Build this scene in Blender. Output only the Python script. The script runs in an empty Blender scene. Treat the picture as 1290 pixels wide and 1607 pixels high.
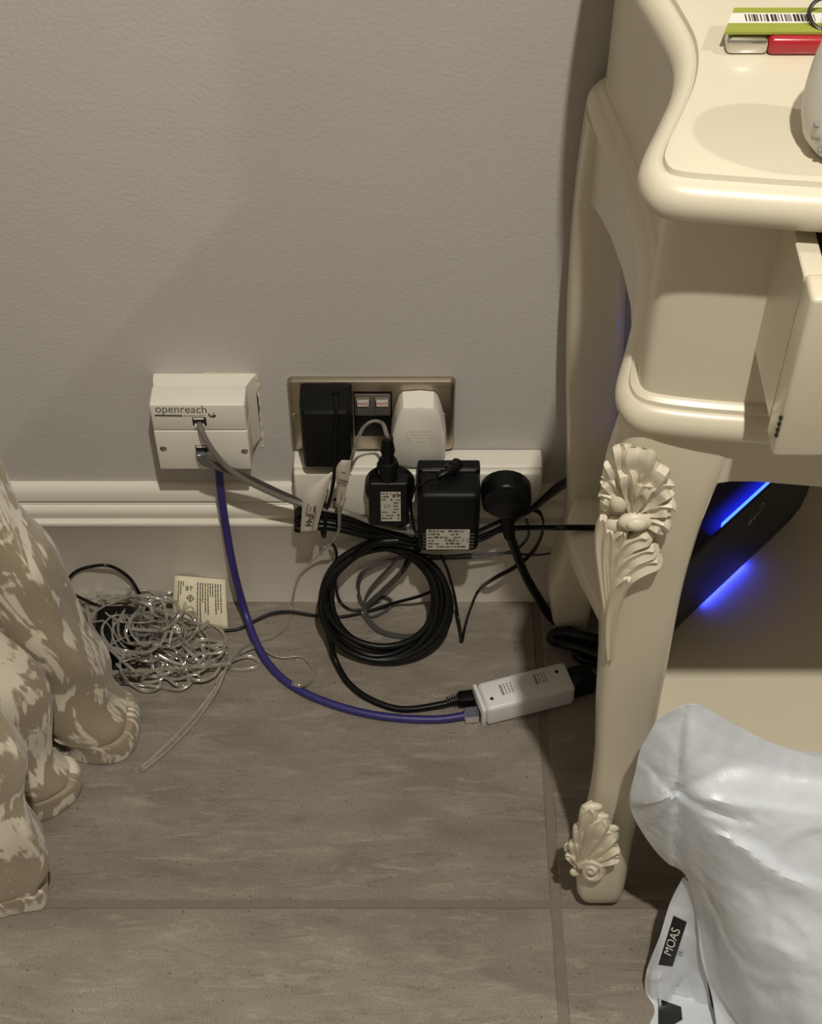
import bpy, bmesh, math, random
from mathutils import Vector, Matrix, noise
random.seed(7)
S = bpy.context.scene
COL = S.collection
V = Vector

# ------------------------------------------------------------------ camera
IMG_W, IMG_H, FPX, PITCH = 1290.0, 1607.0, 2450.0, math.radians(49)
CAM = V((0, -.99, 1.26))
cd = bpy.data.cameras.new('camera')
cd.sensor_fit = 'VERTICAL'; cd.sensor_height = 36; cd.lens = FPX * 36 / IMG_H
cd.clip_start = .02
cam = bpy.data.objects.new('camera', cd); COL.objects.link(cam)
cam.location = CAM; cam.rotation_euler = (math.pi / 2 - PITCH, 0, 0)
S.camera = cam

# ------------------------------------------------------------------ world, lights, exposure
w = bpy.data.worlds.new('world'); S.world = w; w.use_nodes = True
w.node_tree.nodes['Background'].inputs[0].default_value = (1, .93, .82, 1)
w.node_tree.nodes['Background'].inputs[1].default_value = .05
S.view_settings.view_transform = 'Standard'; S.view_settings.look = 'None'
S.view_settings.exposure = 0; S.view_settings.gamma = 1
S.view_settings.use_curve_mapping = False
DOWNLIGHTS = [((.17, -1.10, 2.37), 126, .022), ((1.5, -.55, 2.37), 56, .025)]
LAMPC = (1, .952, .865)
for lc, pw, rad in DOWNLIGHTS:
    ld = bpy.data.lights.new('downlight_lamp', 'SPOT'); ld.energy = pw; ld.color = LAMPC
    ld.shadow_soft_size = rad; ld.spot_size = math.radians(165); ld.spot_blend = .5
    lo = bpy.data.objects.new('downlight_lamp', ld); COL.objects.link(lo); lo.location = lc

# ------------------------------------------------------------------ helpers
def ray(x, y):
    c, s = math.cos(PITCH), math.sin(PITCH)
    return V((0, c, -s)) + V((1, 0, 0)) * ((x - IMG_W / 2) / FPX) - V((0, s, c)) * ((y - IMG_H / 2) / FPX)
def P(x, y, Y=0.0):                      # photo point on a vertical plane parallel to the wall
    r = ray(x, y); return CAM + r * ((Y - CAM.y) / r.y)
def F(x, y, z=0.0):                      # photo point on a horizontal plane
    r = ray(x, y); return CAM + r * ((z - CAM.z) / r.z)
def PL(x, y, p0, n):                     # photo point on any plane
    r = ray(x, y); return CAM + r * ((p0 - CAM).dot(n) / r.dot(n))

def world_of(o):
    m = o.matrix_basis.copy()
    while o.parent:
        o = o.parent; m = o.matrix_basis @ m
    return m
def obj(name, bm, mat, parent=None, label=None, smooth=True, kind=None):
    if parent is not None: bm.transform(world_of(parent).inverted())
    me = bpy.data.meshes.new(name); bm.to_mesh(me); bm.free()
    o = bpy.data.objects.new(name, me); COL.objects.link(o)
    if parent is not None: o.parent = parent
    if mat:
        for m in (mat if isinstance(mat, (list, tuple)) else [mat]): me.materials.append(m)
    if smooth:
        for p in me.polygons: p.use_smooth = True
        try: me.set_sharp_from_angle(angle=math.radians(38))
        except Exception: pass
    if label: o['label'] = label
    if kind: o['kind'] = kind
    return o
def thing(name, label, cat, loc, group=None):
    o = bpy.data.objects.new(name, None); COL.objects.link(o); o.location = loc
    o.empty_display_size = .02
    return tag(o, label, cat, group)
def tag(o, label, cat, group=None):
    o['label'] = label; o['category'] = cat
    if group: o['group'] = group
    return o
def base(o):                              # give a one-mesh thing an origin at its base
    me = o.data; n = len(me.vertices)
    c = V((sum(v.co.x for v in me.vertices) / n, sum(v.co.y for v in me.vertices) / n, min(v.co.z for v in me.vertices)))
    me.transform(Matrix.Translation(-c)); o.location = c
    return o

def add_box(bm, lo, hi, bev=0.0, seg=2, mat=None):
    r = bmesh.ops.create_cube(bm, size=1)
    vs = r['verts']; lo = V(lo); hi = V(hi); c = (lo + hi) / 2; d = hi - lo
    for v in vs: v.co = V((v.co.x * d.x + c.x, v.co.y * d.y + c.y, v.co.z * d.z + c.z))
    if bev > 0:
        es = list({e for v in vs for e in v.link_edges})
        r2 = bmesh.ops.bevel(bm, geom=es, offset=bev, segments=seg, profile=.5, affect='EDGES')
    return bm
def box(lo, hi, bev=0.0, seg=2): return add_box(bmesh.new(), lo, hi, bev, seg)
def obox(bm, o, ax, ay, az, lo, hi, bev=0, seg=2):    # box in a local frame
    t = bmesh.new(); add_box(t, lo, hi, bev, seg)
    m = Matrix((( ax.x, ay.x, az.x, o.x), (ax.y, ay.y, az.y, o.y), (ax.z, ay.z, az.z, o.z), (0, 0, 0, 1)))
    t.transform(m); me = bpy.data.meshes.new('t'); t.to_mesh(me); t.free(); bm.from_mesh(me); bpy.data.meshes.remove(me)
    return bm
def loft(bm, rings, cap=True, closed=True):
    R = [[bm.verts.new(p) for p in r] for r in rings]
    n = len(R[0])
    for a, b in zip(R, R[1:]):
        for i in range(n if closed else n - 1):
            j = (i + 1) % n
            bm.faces.new((a[i], a[j], b[j], b[i]))
    if cap and closed:
        try: bm.faces.new(list(reversed(R[0]))); bm.faces.new(R[-1])
        except ValueError: pass
    return bm
def fixn(bm): bmesh.ops.recalc_face_normals(bm, faces=bm.faces[:]); return bm
def smooth_path(pts, n=6, closed=False):
    pts = [V(p) for p in pts]; out = []; m = len(pts)
    if m < 3: return pts
    rng = m if closed else m - 1
    for i in range(rng):
        p1, p2 = pts[i], pts[(i + 1) % m]
        p0 = pts[i - 1] if (closed or i > 0) else p1 * 2 - p2
        p3 = pts[(i + 2) % m] if (closed or i + 2 < m) else p2 * 2 - p1
        for k in range(n):
            t = k / n
            out.append(.5 * ((2 * p1) + (p2 - p0) * t + (2 * p0 - 5 * p1 + 4 * p2 - p3) * t * t + (3 * p1 - p0 - 3 * p2 + p3) * t ** 3))
    if not closed: out.append(pts[-1])
    return out
def add_tube(bm, pts, r, seg=8, closed=False, prof=None, n=6, up=None):
    p = smooth_path(pts, n, closed); m = len(p); rings = []
    nrm = None
    for i in range(m):
        a = p[i - 1] if (i > 0 or closed) else p[i]; b = p[(i + 1) % m] if (i + 1 < m or closed) else p[i]
        t = (b - a)
        if t.length < 1e-9: t = V((1, 0, 0))
        t.normalize()
        if nrm is None:
            nrm = V((0, 0, 1)) if abs(t.z) < .9 else V((0, 1, 0))
            if up: nrm = V(up)
        nrm = nrm - t * nrm.dot(t)
        if nrm.length < 1e-6: nrm = t.orthogonal()
        nrm.normalize(); bn = t.cross(nrm)
        rr = r(i / max(1, m - 1)) if callable(r) else r
        if prof: rings.append([p[i] + (nrm * v + bn * u) * rr for u, v in prof])
        else: rings.append([p[i] + (nrm * math.cos(k * 2 * math.pi / seg) + bn * math.sin(k * 2 * math.pi / seg)) * rr for k in range(seg)])
    if closed: rings.append(rings[0]); loft(bm, rings, cap=False)
    else: loft(bm, rings)
    return bm
def tube(pts, r, **k): return fixn(add_tube(bmesh.new(), pts, r, **k))
TWIN = [(-2, 0), (-1.5, .8), (-.7, .8), (0, .3), (.7, .8), (1.5, .8), (2, 0), (1.5, -.8), (.7, -.8), (0, -.3), (-.7, -.8), (-1.5, -.8)]
FLAT = [(-1.7, 0), (-1.4, .6), (0, .72), (1.4, .6), (1.7, 0), (1.4, -.6), (0, -.72), (-1.4, -.6)]
def outline_prism(bm, pts, y0, y1, sc=1.0, bev=0):     # (x,z) outline extruded along y
    n = len(pts); cx = sum(p[0] for p in pts) / n; cz = sum(p[1] for p in pts) / n
    def ring(y, s): return [V((cx + (p[0] - cx) * s, y, cz + (p[1] - cz) * s)) for p in pts]
    if bev: rings = [ring(y0, 1), ring(y1 + bev, sc), ring(y1 + bev * .3, sc * (1 - bev * 6)), ring(y1, sc * (1 - bev * 22))]
    else: rings = [ring(y0, 1), ring(y1, sc)]
    loft(bm, rings); return fixn(bm)
def cyl(c, ax, r, h, seg=20, r2=None, bev=0):
    c = V(c); ax = V(ax).normalized(); u = ax.orthogonal().normalized(); v = ax.cross(u); r2 = r if r2 is None else r2
    ring = lambda t, q: [c + ax * t + (u * math.cos(a) + v * math.sin(a)) * q for a in [k * 2 * math.pi / seg for k in range(seg)]]
    bm = bmesh.new()
    if bev: loft(bm, [ring(0, r), ring(h - bev, r2), ring(h - bev * .3, r2 - bev * .3), ring(h, r2 - bev)])
    else: loft(bm, [ring(0, r), ring(h, r2)])
    return fixn(bm)
def merge(bm, other):
    me = bpy.data.meshes.new('t'); other.to_mesh(me); other.free(); bm.from_mesh(me); bpy.data.meshes.remove(me); return bm
def ball(c, r, sx=1, sy=1, sz=1, seg=14):
    bm = bmesh.new(); bmesh.ops.create_uvsphere(bm, u_segments=seg, v_segments=seg // 2 + 2, radius=r)
    for v in bm.verts: v.co = V((v.co.x * sx, v.co.y * sy, v.co.z * sz)) + V(c)
    return bm
def text(name, s, size, mat, parent, o, ax, ay, center=True, wide=1.0, th=.0002, bend=None):
    cu = bpy.data.curves.new('t', 'FONT'); cu.body = s; cu.size = size; cu.extrude = 0
    if center: cu.align_x = 'CENTER'; cu.align_y = 'CENTER'
    t = bpy.data.objects.new('t', cu); COL.objects.link(t)
    dg = bpy.context.evaluated_depsgraph_get()
    me = bpy.data.meshes.new_from_object(t.evaluated_get(dg)); bpy.data.objects.remove(t); bpy.data.curves.remove(cu)
    bm = bmesh.new(); bm.from_mesh(me); bpy.data.meshes.remove(me)
    ax = V(ax).normalized(); ay = V(ay); ay = (ay - ax * ay.dot(ax)).normalized(); n = ax.cross(ay)
    for v in bm.verts: v.co = V(o) + ax * (v.co.x * wide) + ay * v.co.y + n * th
    return obj(name, bm, mat, parent, smooth=False)
def marks(name, rects, mat, parent, o, ax, ay, th=.0002):
    ax = V(ax).normalized(); ay = V(ay); ay = (ay - ax * ay.dot(ax)).normalized(); n = ax.cross(ay); bm = bmesh.new()
    for x0, y0, x1, y1 in rects:
        bm.faces.new([bm.verts.new(V(o) + ax * x + ay * y + n * th) for x, y in ((x0, y0), (x1, y0), (x1, y1), (x0, y1))])
    return obj(name, bm, mat, parent, smooth=False)
def rrect(x0, x1, z0, z1, r, y, n=5):
    out = []
    for cx, cz, a0 in ((x1 - r, z1 - r, 0), (x0 + r, z1 - r, 90), (x0 + r, z0 + r, 180), (x1 - r, z0 + r, 270)):
        for k in range(n + 1):
            a = math.radians(a0 + 90 * k / n); out.append(V((cx + r * math.cos(a), y, cz + r * math.sin(a))))
    return out
def ring_rects(cx, cy, r, wd, n=14, a0=0, a1=2 * math.pi):
    out = []
    for k in range(n):
        a = a0 + (a1 - a0) * (k + .5) / n; x, y = cx + r * math.cos(a), cy + r * math.sin(a)
        out.append((x - wd, y - wd, x + wd, y + wd))
    return out

# ------------------------------------------------------------------ materials
def srgb(r, g, b):
    f = lambda c: (c / 255 / 12.92) if c <= 10 else ((c / 255 + .055) / 1.055) ** 2.4
    return (f(r), f(g), f(b), 1)
def mat(name, col, rough=.5, metal=0.0, var=0.0, vscale=30, bump=0.0, bscale=80, spec=.5, trans=0, coat=0, emit=None, est=0, aniso=None, sub=0):
    m = bpy.data.materials.new(name); m.use_nodes = True; nt = m.node_tree; b = nt.nodes['Principled BSDF']
    b.inputs['Base Color'].default_value = col if len(col) == 4 else (*col, 1); b.inputs['Roughness'].default_value = rough
    b.inputs['Metallic'].default_value = metal; b.inputs['Specular IOR Level'].default_value = spec
    b.inputs['Transmission Weight'].default_value = trans; b.inputs['Coat Weight'].default_value = coat; b.inputs['Coat Roughness'].default_value = .1
    if emit: b.inputs['Emission Color'].default_value = emit; b.inputs['Emission Strength'].default_value = est
    tc = nt.nodes.new('ShaderNodeTexCoord')
    vec = tc.outputs['Object']
    if aniso:
        mp = nt.nodes.new('ShaderNodeMapping'); mp.inputs['Scale'].default_value = aniso; nt.links.new(vec, mp.inputs[0]); vec = mp.outputs[0]
    n = nt.nodes.new('ShaderNodeTexNoise'); n.inputs['Scale'].default_value = vscale; n.inputs['Detail'].default_value = 5; nt.links.new(vec, n.inputs[0])
    h = nt.nodes.new('ShaderNodeHueSaturation'); h.inputs['Color'].default_value = b.inputs['Base Color'].default_value
    r = nt.nodes.new('ShaderNodeMapRange'); r.inputs[3].default_value = 1 - var; r.inputs[4].default_value = 1 + var
    nt.links.new(n.outputs[0], r.inputs[0]); nt.links.new(r.outputs[0], h.inputs['Value']); nt.links.new(h.outputs[0], b.inputs['Base Color'])
    if bump:
        n2 = nt.nodes.new('ShaderNodeTexNoise'); n2.inputs['Scale'].default_value = bscale; n2.inputs['Detail'].default_value = 6; nt.links.new(vec, n2.inputs[0])
        bp = nt.nodes.new('ShaderNodeBump'); bp.inputs['Strength'].default_value = bump; bp.inputs['Distance'].default_value = .002
        nt.links.new(n2.outputs[0], bp.inputs['Height']); nt.links.new(bp.outputs[0], b.inputs['Normal'])
    return m
M = {}
M['wall'] = mat('wall_paint', srgb(189, 185, 178), .62, var=.05, vscale=7, bump=.22, bscale=260)
M['ceil'] = mat('ceiling_paint', (.8, .78, .74), .8, var=.02)
M['skirt'] = mat('skirting_gloss', srgb(226, 219, 205), .32, var=.03, vscale=20, bump=.05, bscale=60)
M['grout'] = mat('grout', srgb(122, 114, 102), .9, var=.12, vscale=90, bump=.3, bscale=300)
M['cream'] = mat('cream_lacquer', srgb(213, 204, 181), .34, var=.025, vscale=14, bump=.03, bscale=50, coat=.25)
M['carve'] = mat('cream_carving', srgb(219, 210, 187), .42, var=.05, vscale=60, bump=.08, bscale=160)
M['gap_shade'] = mat('drawer_gap_shade', srgb(40, 36, 30), .7, var=.1)
M['white'] = mat('white_plastic', srgb(226, 221, 207), .4, var=.03, vscale=40, bump=.03, bscale=200)
M['white2'] = mat('injector_plastic', srgb(222, 222, 222), .38, var=.02, vscale=40, bump=.04, bscale=500)
M['steel'] = mat('brushed_steel', srgb(176, 166, 148), .33, metal=1, var=.12, vscale=25, aniso=(2, 1, 90), bump=.03, bscale=120)
M['black'] = mat('black_plastic', (.004, .004, .004), .45, var=.25, vscale=60, bump=.1, bscale=700, spec=.22)
M['blackg'] = mat('black_gloss_plastic', (.004, .004, .004), .34, var=.2, vscale=60, spec=.25)
M['cableb'] = mat('black_cable', (.004, .004, .004), .38, var=.3, vscale=120, spec=.3)
M['cableg'] = mat('grey_cable', srgb(112, 108, 100), .45, var=.12, vscale=90)
M['cabled'] = mat('dark_grey_cable', srgb(74, 72, 68), .3, var=.12, vscale=90)
M['blue'] = mat('blue_cable', srgb(52, 44, 112), .42, var=.22, vscale=260, bump=.1, bscale=500)
M['clear'] = mat('clear_wire', srgb(236, 232, 222), .14, metal=.25, var=.15, vscale=150, trans=.78, spec=1.0, coat=.6)
M['clearp'] = mat('clear_plug', srgb(190, 188, 205), .1, var=.1, trans=.8)
M['paper'] = mat('label_paper', srgb(226, 216, 186), .75, var=.04, vscale=50, bump=.06, bscale=90)
M['tagm'] = mat('tag_paper', srgb(206, 198, 182), .6, var=.06, vscale=80)
M['silver'] = mat('silver_sticker', srgb(196, 190, 176), .4, var=.07, vscale=300)
M['ink'] = mat('ink', (.03, .028, .025), .7, var=.1)
M['inkg'] = mat('grey_ink', srgb(92, 88, 80), .6, var=.1)
M['emboss'] = mat('embossed_mark', srgb(140, 138, 134), .5, var=.1)
M['red'] = mat('red_ink', srgb(196, 70, 60), .5, var=.05)
M['dark'] = mat('dark_hole', (.012, .011, .010), .6, var=.1)
M['rock'] = mat('rocker_grey', srgb(96, 91, 82), .35, var=.06)
M['rockw'] = mat('rocker_flash', srgb(226, 220, 210), .4, var=.02)
M['hub'] = mat('hub_plastic', (.012, .012, .014), .48, var=.15, vscale=40, bump=.05, bscale=900)
M['glow'] = mat('blue_light', (.02, .05, 1, 1), .3, emit=(.02, .06, 1, 1), est=9)
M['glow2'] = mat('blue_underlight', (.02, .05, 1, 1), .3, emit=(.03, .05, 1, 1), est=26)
M['glow_spill'] = mat('blue_glow_spill', (.006, .006, .02, 1), .25, emit=(.01, .02, 1, 1), est=1.0)
M['bag'] = mat('white_polythene', srgb(210, 215, 221), .36, var=.03, vscale=25, bump=.35, bscale=95, spec=.5)
M['bagi'] = mat('bag_black_print', (.008, .008, .011), .4, var=.1)
M['green'] = mat('green_card', srgb(150, 156, 66), .5, var=.05)
M['redp'] = mat('red_plastic', srgb(165, 26, 38), .3, var=.05, coat=.3)
M['chrome'] = mat('chrome', (.6, .58, .55), .2, metal=1, var=.05)
M['ringd'] = mat('dark_ring', (.05, .045, .045), .3, metal=.7, var=.1)
M['dev'] = mat('device_white', srgb(214, 210, 200), .45, var=.03, bump=.03, bscale=300)
M['plaster'] = mat('plaster_filler', srgb(214, 204, 182), .8, var=.12, vscale=120, bump=.4, bscale=300)

def tile_material():
    m = bpy.data.materials.new('stone_tile'); m.use_nodes = True; nt = m.node_tree; L = nt.links; b = nt.nodes['Principled BSDF']
    b.inputs['Roughness'].default_value = .55; b.inputs['Specular IOR Level'].default_value = .35
    g = nt.nodes.new('ShaderNodeNewGeometry')
    def ns(sc, mp, det=6, rough=.6, dist=0):
        a = nt.nodes.new('ShaderNodeMapping'); a.inputs['Scale'].default_value = mp; a.inputs['Rotation'].default_value = (0, 0, math.radians(3))
        L.new(g.outputs['Position'], a.inputs[0])
        n = nt.nodes.new('ShaderNodeTexNoise'); n.inputs['Scale'].default_value = sc; n.inputs['Detail'].default_value = det; n.inputs['Roughness'].default_value = rough; n.inputs['Distortion'].default_value = dist
        L.new(a.outputs[0], n.inputs[0]); return n.outputs[0]
    def ramp(f, stops):
        r = nt.nodes.new('ShaderNodeValToRGB'); e = r.color_ramp.elements
        e[0].position, e[0].color = stops[0]; e[1].position, e[1].color = stops[-1]
        for p, c in stops[1:-1]: k = e.new(p); k.color = c
        L.new(f, r.inputs[0]); return r.outputs[0]
    def mix(f, a, c, mode='MIX'):
        x = nt.nodes.new('ShaderNodeMix'); x.data_type = 'RGBA'; x.blend_type = mode
        if isinstance(f, float): x.inputs[0].default_value = f
        else: L.new(f, x.inputs[0])
        L.new(a, x.inputs[6])
        if isinstance(c, tuple): x.inputs[7].default_value = c
        else: L.new(c, x.inputs[7])
        return x.outputs[2]
    c = ramp(ns(9, (1, 2.6, 1), 5), [(.25, srgb(120, 112, 101)), (.5, srgb(138, 129, 117)), (.8, srgb(154, 145, 132))])
    streak = ramp(ns(17, (1, 5.5, 1), 9, .72, .9), [(.52, (0, 0, 0, 1)), (.74, (.6, .6, .6, 1))])
    c = mix(streak, c, srgb(186, 176, 160))
    dk = ramp(ns(11, (1, 5, 1), 9, .72, .8), [(.26, (.7, .7, .7, 1)), (.46, (0, 0, 0, 1))])
    c2 = mix(dk, c, srgb(103, 94, 82))
    sp = ramp(ns(700, (1, 1.4, 1), 3, .6), [(.36, (.62, .61, .6, 1)), (.5, (1, 1, 1, 1))])
    c3 = mix(1.0, c2, sp, 'MULTIPLY')
    sp2 = ramp(ns(330, (1, 1, 1), 2, .5), [(.27, (.38, .36, .33, 1)), (.33, (1, 1, 1, 1))])
    c4 = mix(1.0, c3, sp2, 'MULTIPLY')
    L.new(c4, b.inputs['Base Color'])
    bp = nt.nodes.new('ShaderNodeBump'); bp.inputs['Strength'].default_value = .25; bp.inputs['Distance'].default_value = .001
    L.new(ns(420, (1, 1.6, 1), 4), bp.inputs['Height']); L.new(bp.outputs[0], b.inputs['Normal'])
    return m
M['tile'] = tile_material()

def damask_material():
    m = bpy.data.materials.new('damask'); m.use_nodes = True; nt = m.node_tree; L = nt.links; b = nt.nodes['Principled BSDF']
    g = nt.nodes.new('ShaderNodeUVMap'); g.uv_map = 'UVMap'
    def mapn(sc, rot=0):
        a = nt.nodes.new('ShaderNodeMapping'); a.inputs['Scale'].default_value = sc; a.inputs['Rotation'].default_value = (0, 0, rot); L.new(g.outputs[0], a.inputs[0]); return a.outputs[0]
    n1 = nt.nodes.new('ShaderNodeTexNoise'); n1.inputs['Scale'].default_value = 17; n1.inputs['Detail'].default_value = 2.5; n1.inputs['Distortion'].default_value = 1.6; L.new(mapn((1.5, .9, 1)), n1.inputs[0])
    n2 = nt.nodes.new('ShaderNodeTexNoise'); n2.inputs['Scale'].default_value = 34; n2.inputs['Detail'].default_value = 4; L.new(mapn((7, .9, 1), .5), n2.inputs[0])
    ad = nt.nodes.new('ShaderNodeMath'); ad.operation = 'MULTIPLY_ADD'; L.new(n2.outputs[0], ad.inputs[0]); ad.inputs[1].default_value = .42; L.new(n1.outputs[0], ad.inputs[2])
    r = nt.nodes.new('ShaderNodeValToRGB'); r.color_ramp.elements[0].position = .735; r.color_ramp.elements[1].position = .80; L.new(ad.outputs[0], r.inputs[0])
    mx = nt.nodes.new('ShaderNodeMix'); mx.data_type = 'RGBA'; L.new(r.outputs[0], mx.inputs[0])
    mx.inputs[6].default_value = srgb(156, 141, 116); mx.inputs[7].default_value = srgb(226, 217, 196)
    wv = nt.nodes.new('ShaderNodeTexNoise'); wv.inputs['Scale'].default_value = 500; wv.inputs['Detail'].default_value = 2; L.new(mapn((1, 3, 1)), wv.inputs[0])
    mr = nt.nodes.new('ShaderNodeMapRange'); mr.inputs[3].default_value = .88; mr.inputs[4].default_value = 1.1; L.new(wv.outputs[0], mr.inputs[0])
    hs = nt.nodes.new('ShaderNodeHueSaturation'); L.new(mx.outputs[2], hs.inputs['Color']); L.new(mr.outputs[0], hs.inputs['Value']); L.new(hs.outputs[0], b.inputs['Base Color'])
    rr = nt.nodes.new('ShaderNodeMapRange'); rr.inputs[3].default_value = .62; rr.inputs[4].default_value = .36; L.new(r.outputs[0], rr.inputs[0]); L.new(rr.outputs[0], b.inputs['Roughness'])
    b.inputs['Sheen Weight'].default_value = .2
    bp = nt.nodes.new('ShaderNodeBump'); bp.inputs['Strength'].default_value = .2; bp.inputs['Distance'].default_value = .001; L.new(wv.outputs[0], bp.inputs['Height']); L.new(bp.outputs[0], b.inputs['Normal'])
    return m
M['damask'] = damask_material()

# ------------------------------------------------------------------ the room
RX0, RX1, RY0, RZ = -1.3, 3.0, -3.4, 2.4
def struct(name, bm, m): return obj(name, bm, m, kind='structure', smooth=False)
floor = struct('floor', box((RX0, RY0, -.06), (RX1, .0, -.0012)), M['grout'])
struct('wall_back', box((RX0, 0, -.06), (RX1, .1, RZ)), M['wall'])
struct('wall_left', box((RX0 - .1, RY0, -.06), (RX0, .1, RZ)), M['wall'])
struct('wall_right', box((RX1, RY0, -.06), (RX1 + .1, .1, RZ)), M['wall'])
struct('wall_front', box((RX0 - .1, RY0 - .1, -.06), (RX1 + .1, RY0, RZ)), M['wall'])
struct('ceiling', box((RX0 - .1, RY0 - .1, RZ), (RX1 + .1, .1, RZ + .08)), M['ceil'])
# floor tiles: joints at x = .1275 and y = -.35, 0.9 x 0.6 m porcelain planks
tb = bmesh.new(); add_box(tb, (-.446, -.296, -.006), (.446, .296, 0), .0012, 1)
tme = bpy.data.meshes.new('tile'); tb.to_mesh(tme); tb.free(); tme.materials.append(M['tile'])
tc_ = bmesh.new(); add_box(tc_, (-.446, -.1715, -.006), (.446, .1715, 0), .0012, 1)
cme = bpy.data.meshes.new('tile_cut'); tc_.to_mesh(cme); tc_.free(); cme.materials.append(M['tile'])
for i in range(-2, 4):
    cx = .1275 + .45 + .9 * i
    if cx + .45 < RX0 or cx - .45 > RX1: continue
    for j in range(-1, 6):
        o = bpy.data.objects.new('tile', cme if j < 0 else tme); COL.objects.link(o); o.parent = floor
        o.location = (cx, -.1745 if j < 0 else -.35 - .3 - .6 * j, 0)
# skirting board
prof = [(0, .1655), (.0035, .1655), (.0065, .163), (.0085, .157), (.0095, .150), (.0095, .1475), (.0065, .1465), (.0062, .1435), (.0078, .1425), (.0078, .1405), (.0098, .1395), (.012, .1362), (.0127, .132), (.012, .1275), (.0108, .1255), (.0105, .1232), (.0162, .1225), (.0165, .1195), (.0158, .1185), (.0158, 0), (0, 0)]
bm = bmesh.new(); loft(bm, [[V((x, -d, z)) for d, z in prof] for x in (RX0, RX1)]); fixn(bm)
sk = obj('baseboard_back', bm, M['skirt'], kind='structure')
SK = -.0158
# ceiling downlight fittings
for k, (lc, pw, rad) in enumerate(DOWNLIGHTS):
    t = thing('downlight', ['recessed ceiling downlight directly above the camera', 'recessed ceiling downlight over to the right of the cabinet'][k], 'light', (lc[0], lc[1], RZ))
    bm = bmesh.new(); rr = [[V((lc[0] + q * math.cos(a), lc[1] + q * math.sin(a), z)) for a in [i * math.pi / 12 for i in range(24)]] for q, z in ((.038, RZ - .001), (.045, RZ - .004), (.033, RZ - .006), (.031, RZ - .001))]
    loft(bm, rr, cap=False); obj('bezel', fixn(bm), M['chrome'], t)

# ------------------------------------------------------------------ telephone master socket
ox0, ox1, oz0, oz1, oy = -.2255, -.1432, .2255, .3075, -.04
t = thing('telephone_socket', 'square white telephone master socket on the grey wall, two grey leads plugged in', 'socket', (-.184, 0, oz0))
bm = bmesh.new(); loft(bm, [rrect(ox0 + .0008, ox1 - .0008, oz0 + .001, oz1 - .001, .0015, -.0168), rrect(ox0 - .0005, ox1 + .0030, oz0 + .001, oz1 - .0012, .0015, -.008), rrect(ox0 - .001, ox1 + .0072, oz0 + .001, oz1 - .0015, .0015, 0)])
obj('back_box', fixn(bm), M['white'], t)
zs = P(310, 676, oy).z
bm = box((ox0, oy, zs + .0004), (ox1, -.0165, oz1), .0016, 3)
obj('upper_faceplate', bm, M['white'], t)
lowp = obj('lower_faceplate', box((ox0, oy, oz0), (ox1, -.0165, zs - .0004), .0013, 3), M['white'], t)
pz = lambda x, y, dy=0: P(x, y, oy - dy)
text('logo_lettering', 'openreach', .0132, M['inkg'], t, pz(284, 642.5), (1, 0, -.02), (0, 0, 1), wide=.80)
a = pz(243, 652)
marks('logo_bar', [(0, -.0009, .024, .0013)] + [(.0255 + k * .0021, -.0008, .0264 + k * .0021, .001) for k in range(6)], M['inkg'], t, a, (1, 0, -.02), (0, 0, 1))
text('small_lettering', 'BFX', .0032, M['inkg'], t, pz(317, 653), (1, 0, -.02), (0, 0, 1))
c_ = pz(333, 651)
marks('logo_swirl', ring_rects(0, 0, .0028, .0006, 12, 2.6, 6.2) + ring_rects(.0005, 0, .0014, .0005, 8, 3.3, 6.6) + [(.0006, .0012, .002, .0026)], M['inkg'], t, c_, (1, 0, 0), (0, 0, 1))
def port(x0, y0, x1, y1):
    a, b_ = pz(x0, y0), pz(x1, y1)
    p = obj('port', box((a.x, oy - .0004, b_.z), (b_.x, oy + .01, a.z), .0004, 1), M['dark'], t)
    obj('shutter', box((a.x + .001, oy - .001, a.z - .0022), (b_.x - .002, oy - .0002, a.z - .0004), .0003, 1), M['white'], p)
port(301, 655, 325, 668); port(306, 699, 328, 709)
for x, y in ((256.5, 703), (384, 707)):
    s_ = obj('screw', cyl(pz(x, y, -.0005), (0, -1, 0), .0031, .0012, 16, bev=.0004), M['chrome'], t, label='small steel screw')
    obj('slot', box(pz(x, y, .0006) - V((.0022, .0002, .0004)), pz(x, y, .0006) + V((.0022, .0004, .0004))), M['dark'], s_)
# cracked filler round the box
bm = bmesh.new(); pts = []
for y in (588, 596, 605, 615, 625, 637, 650, 662, 672, 684, 700): pts.append(P(402 + .10 * (y - 588) + random.uniform(-1, 3), y, .0002))
add_tube(bm, pts, lambda u: .0011 + .0010 * math.sin(u * 23) ** 2, seg=6, n=3)
add_tube(bm, [P(x, 588.5 - 2 * math.sin((x - 240) * .02) ** 2 - random.uniform(0, 1.5), .0002) for x in range(318, 400, 8)], lambda u: .0009 + .0014 * u * (.6 + .4 * math.sin(u * 19)), seg=6, n=3)
tag(base(obj('plaster_filler', fixn(bm), M['plaster'])), 'crumbling cream plaster filler around the edge of the telephone socket', 'filler')
bm = bmesh.new()
add_tube(bm, [P(398, 600, -.0012), P(402, 618, -.0014), P(406, 640, -.0016), P(407, 658, -.0016), P(410, 680, -.001)], lambda u: .0010 * (1.2 - u), seg=6, n=4)
tag(base(obj('plaster_crack', fixn(bm), M['dark'])), 'dark jagged crack in the plaster along the right side of the telephone socket', 'crack')

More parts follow.
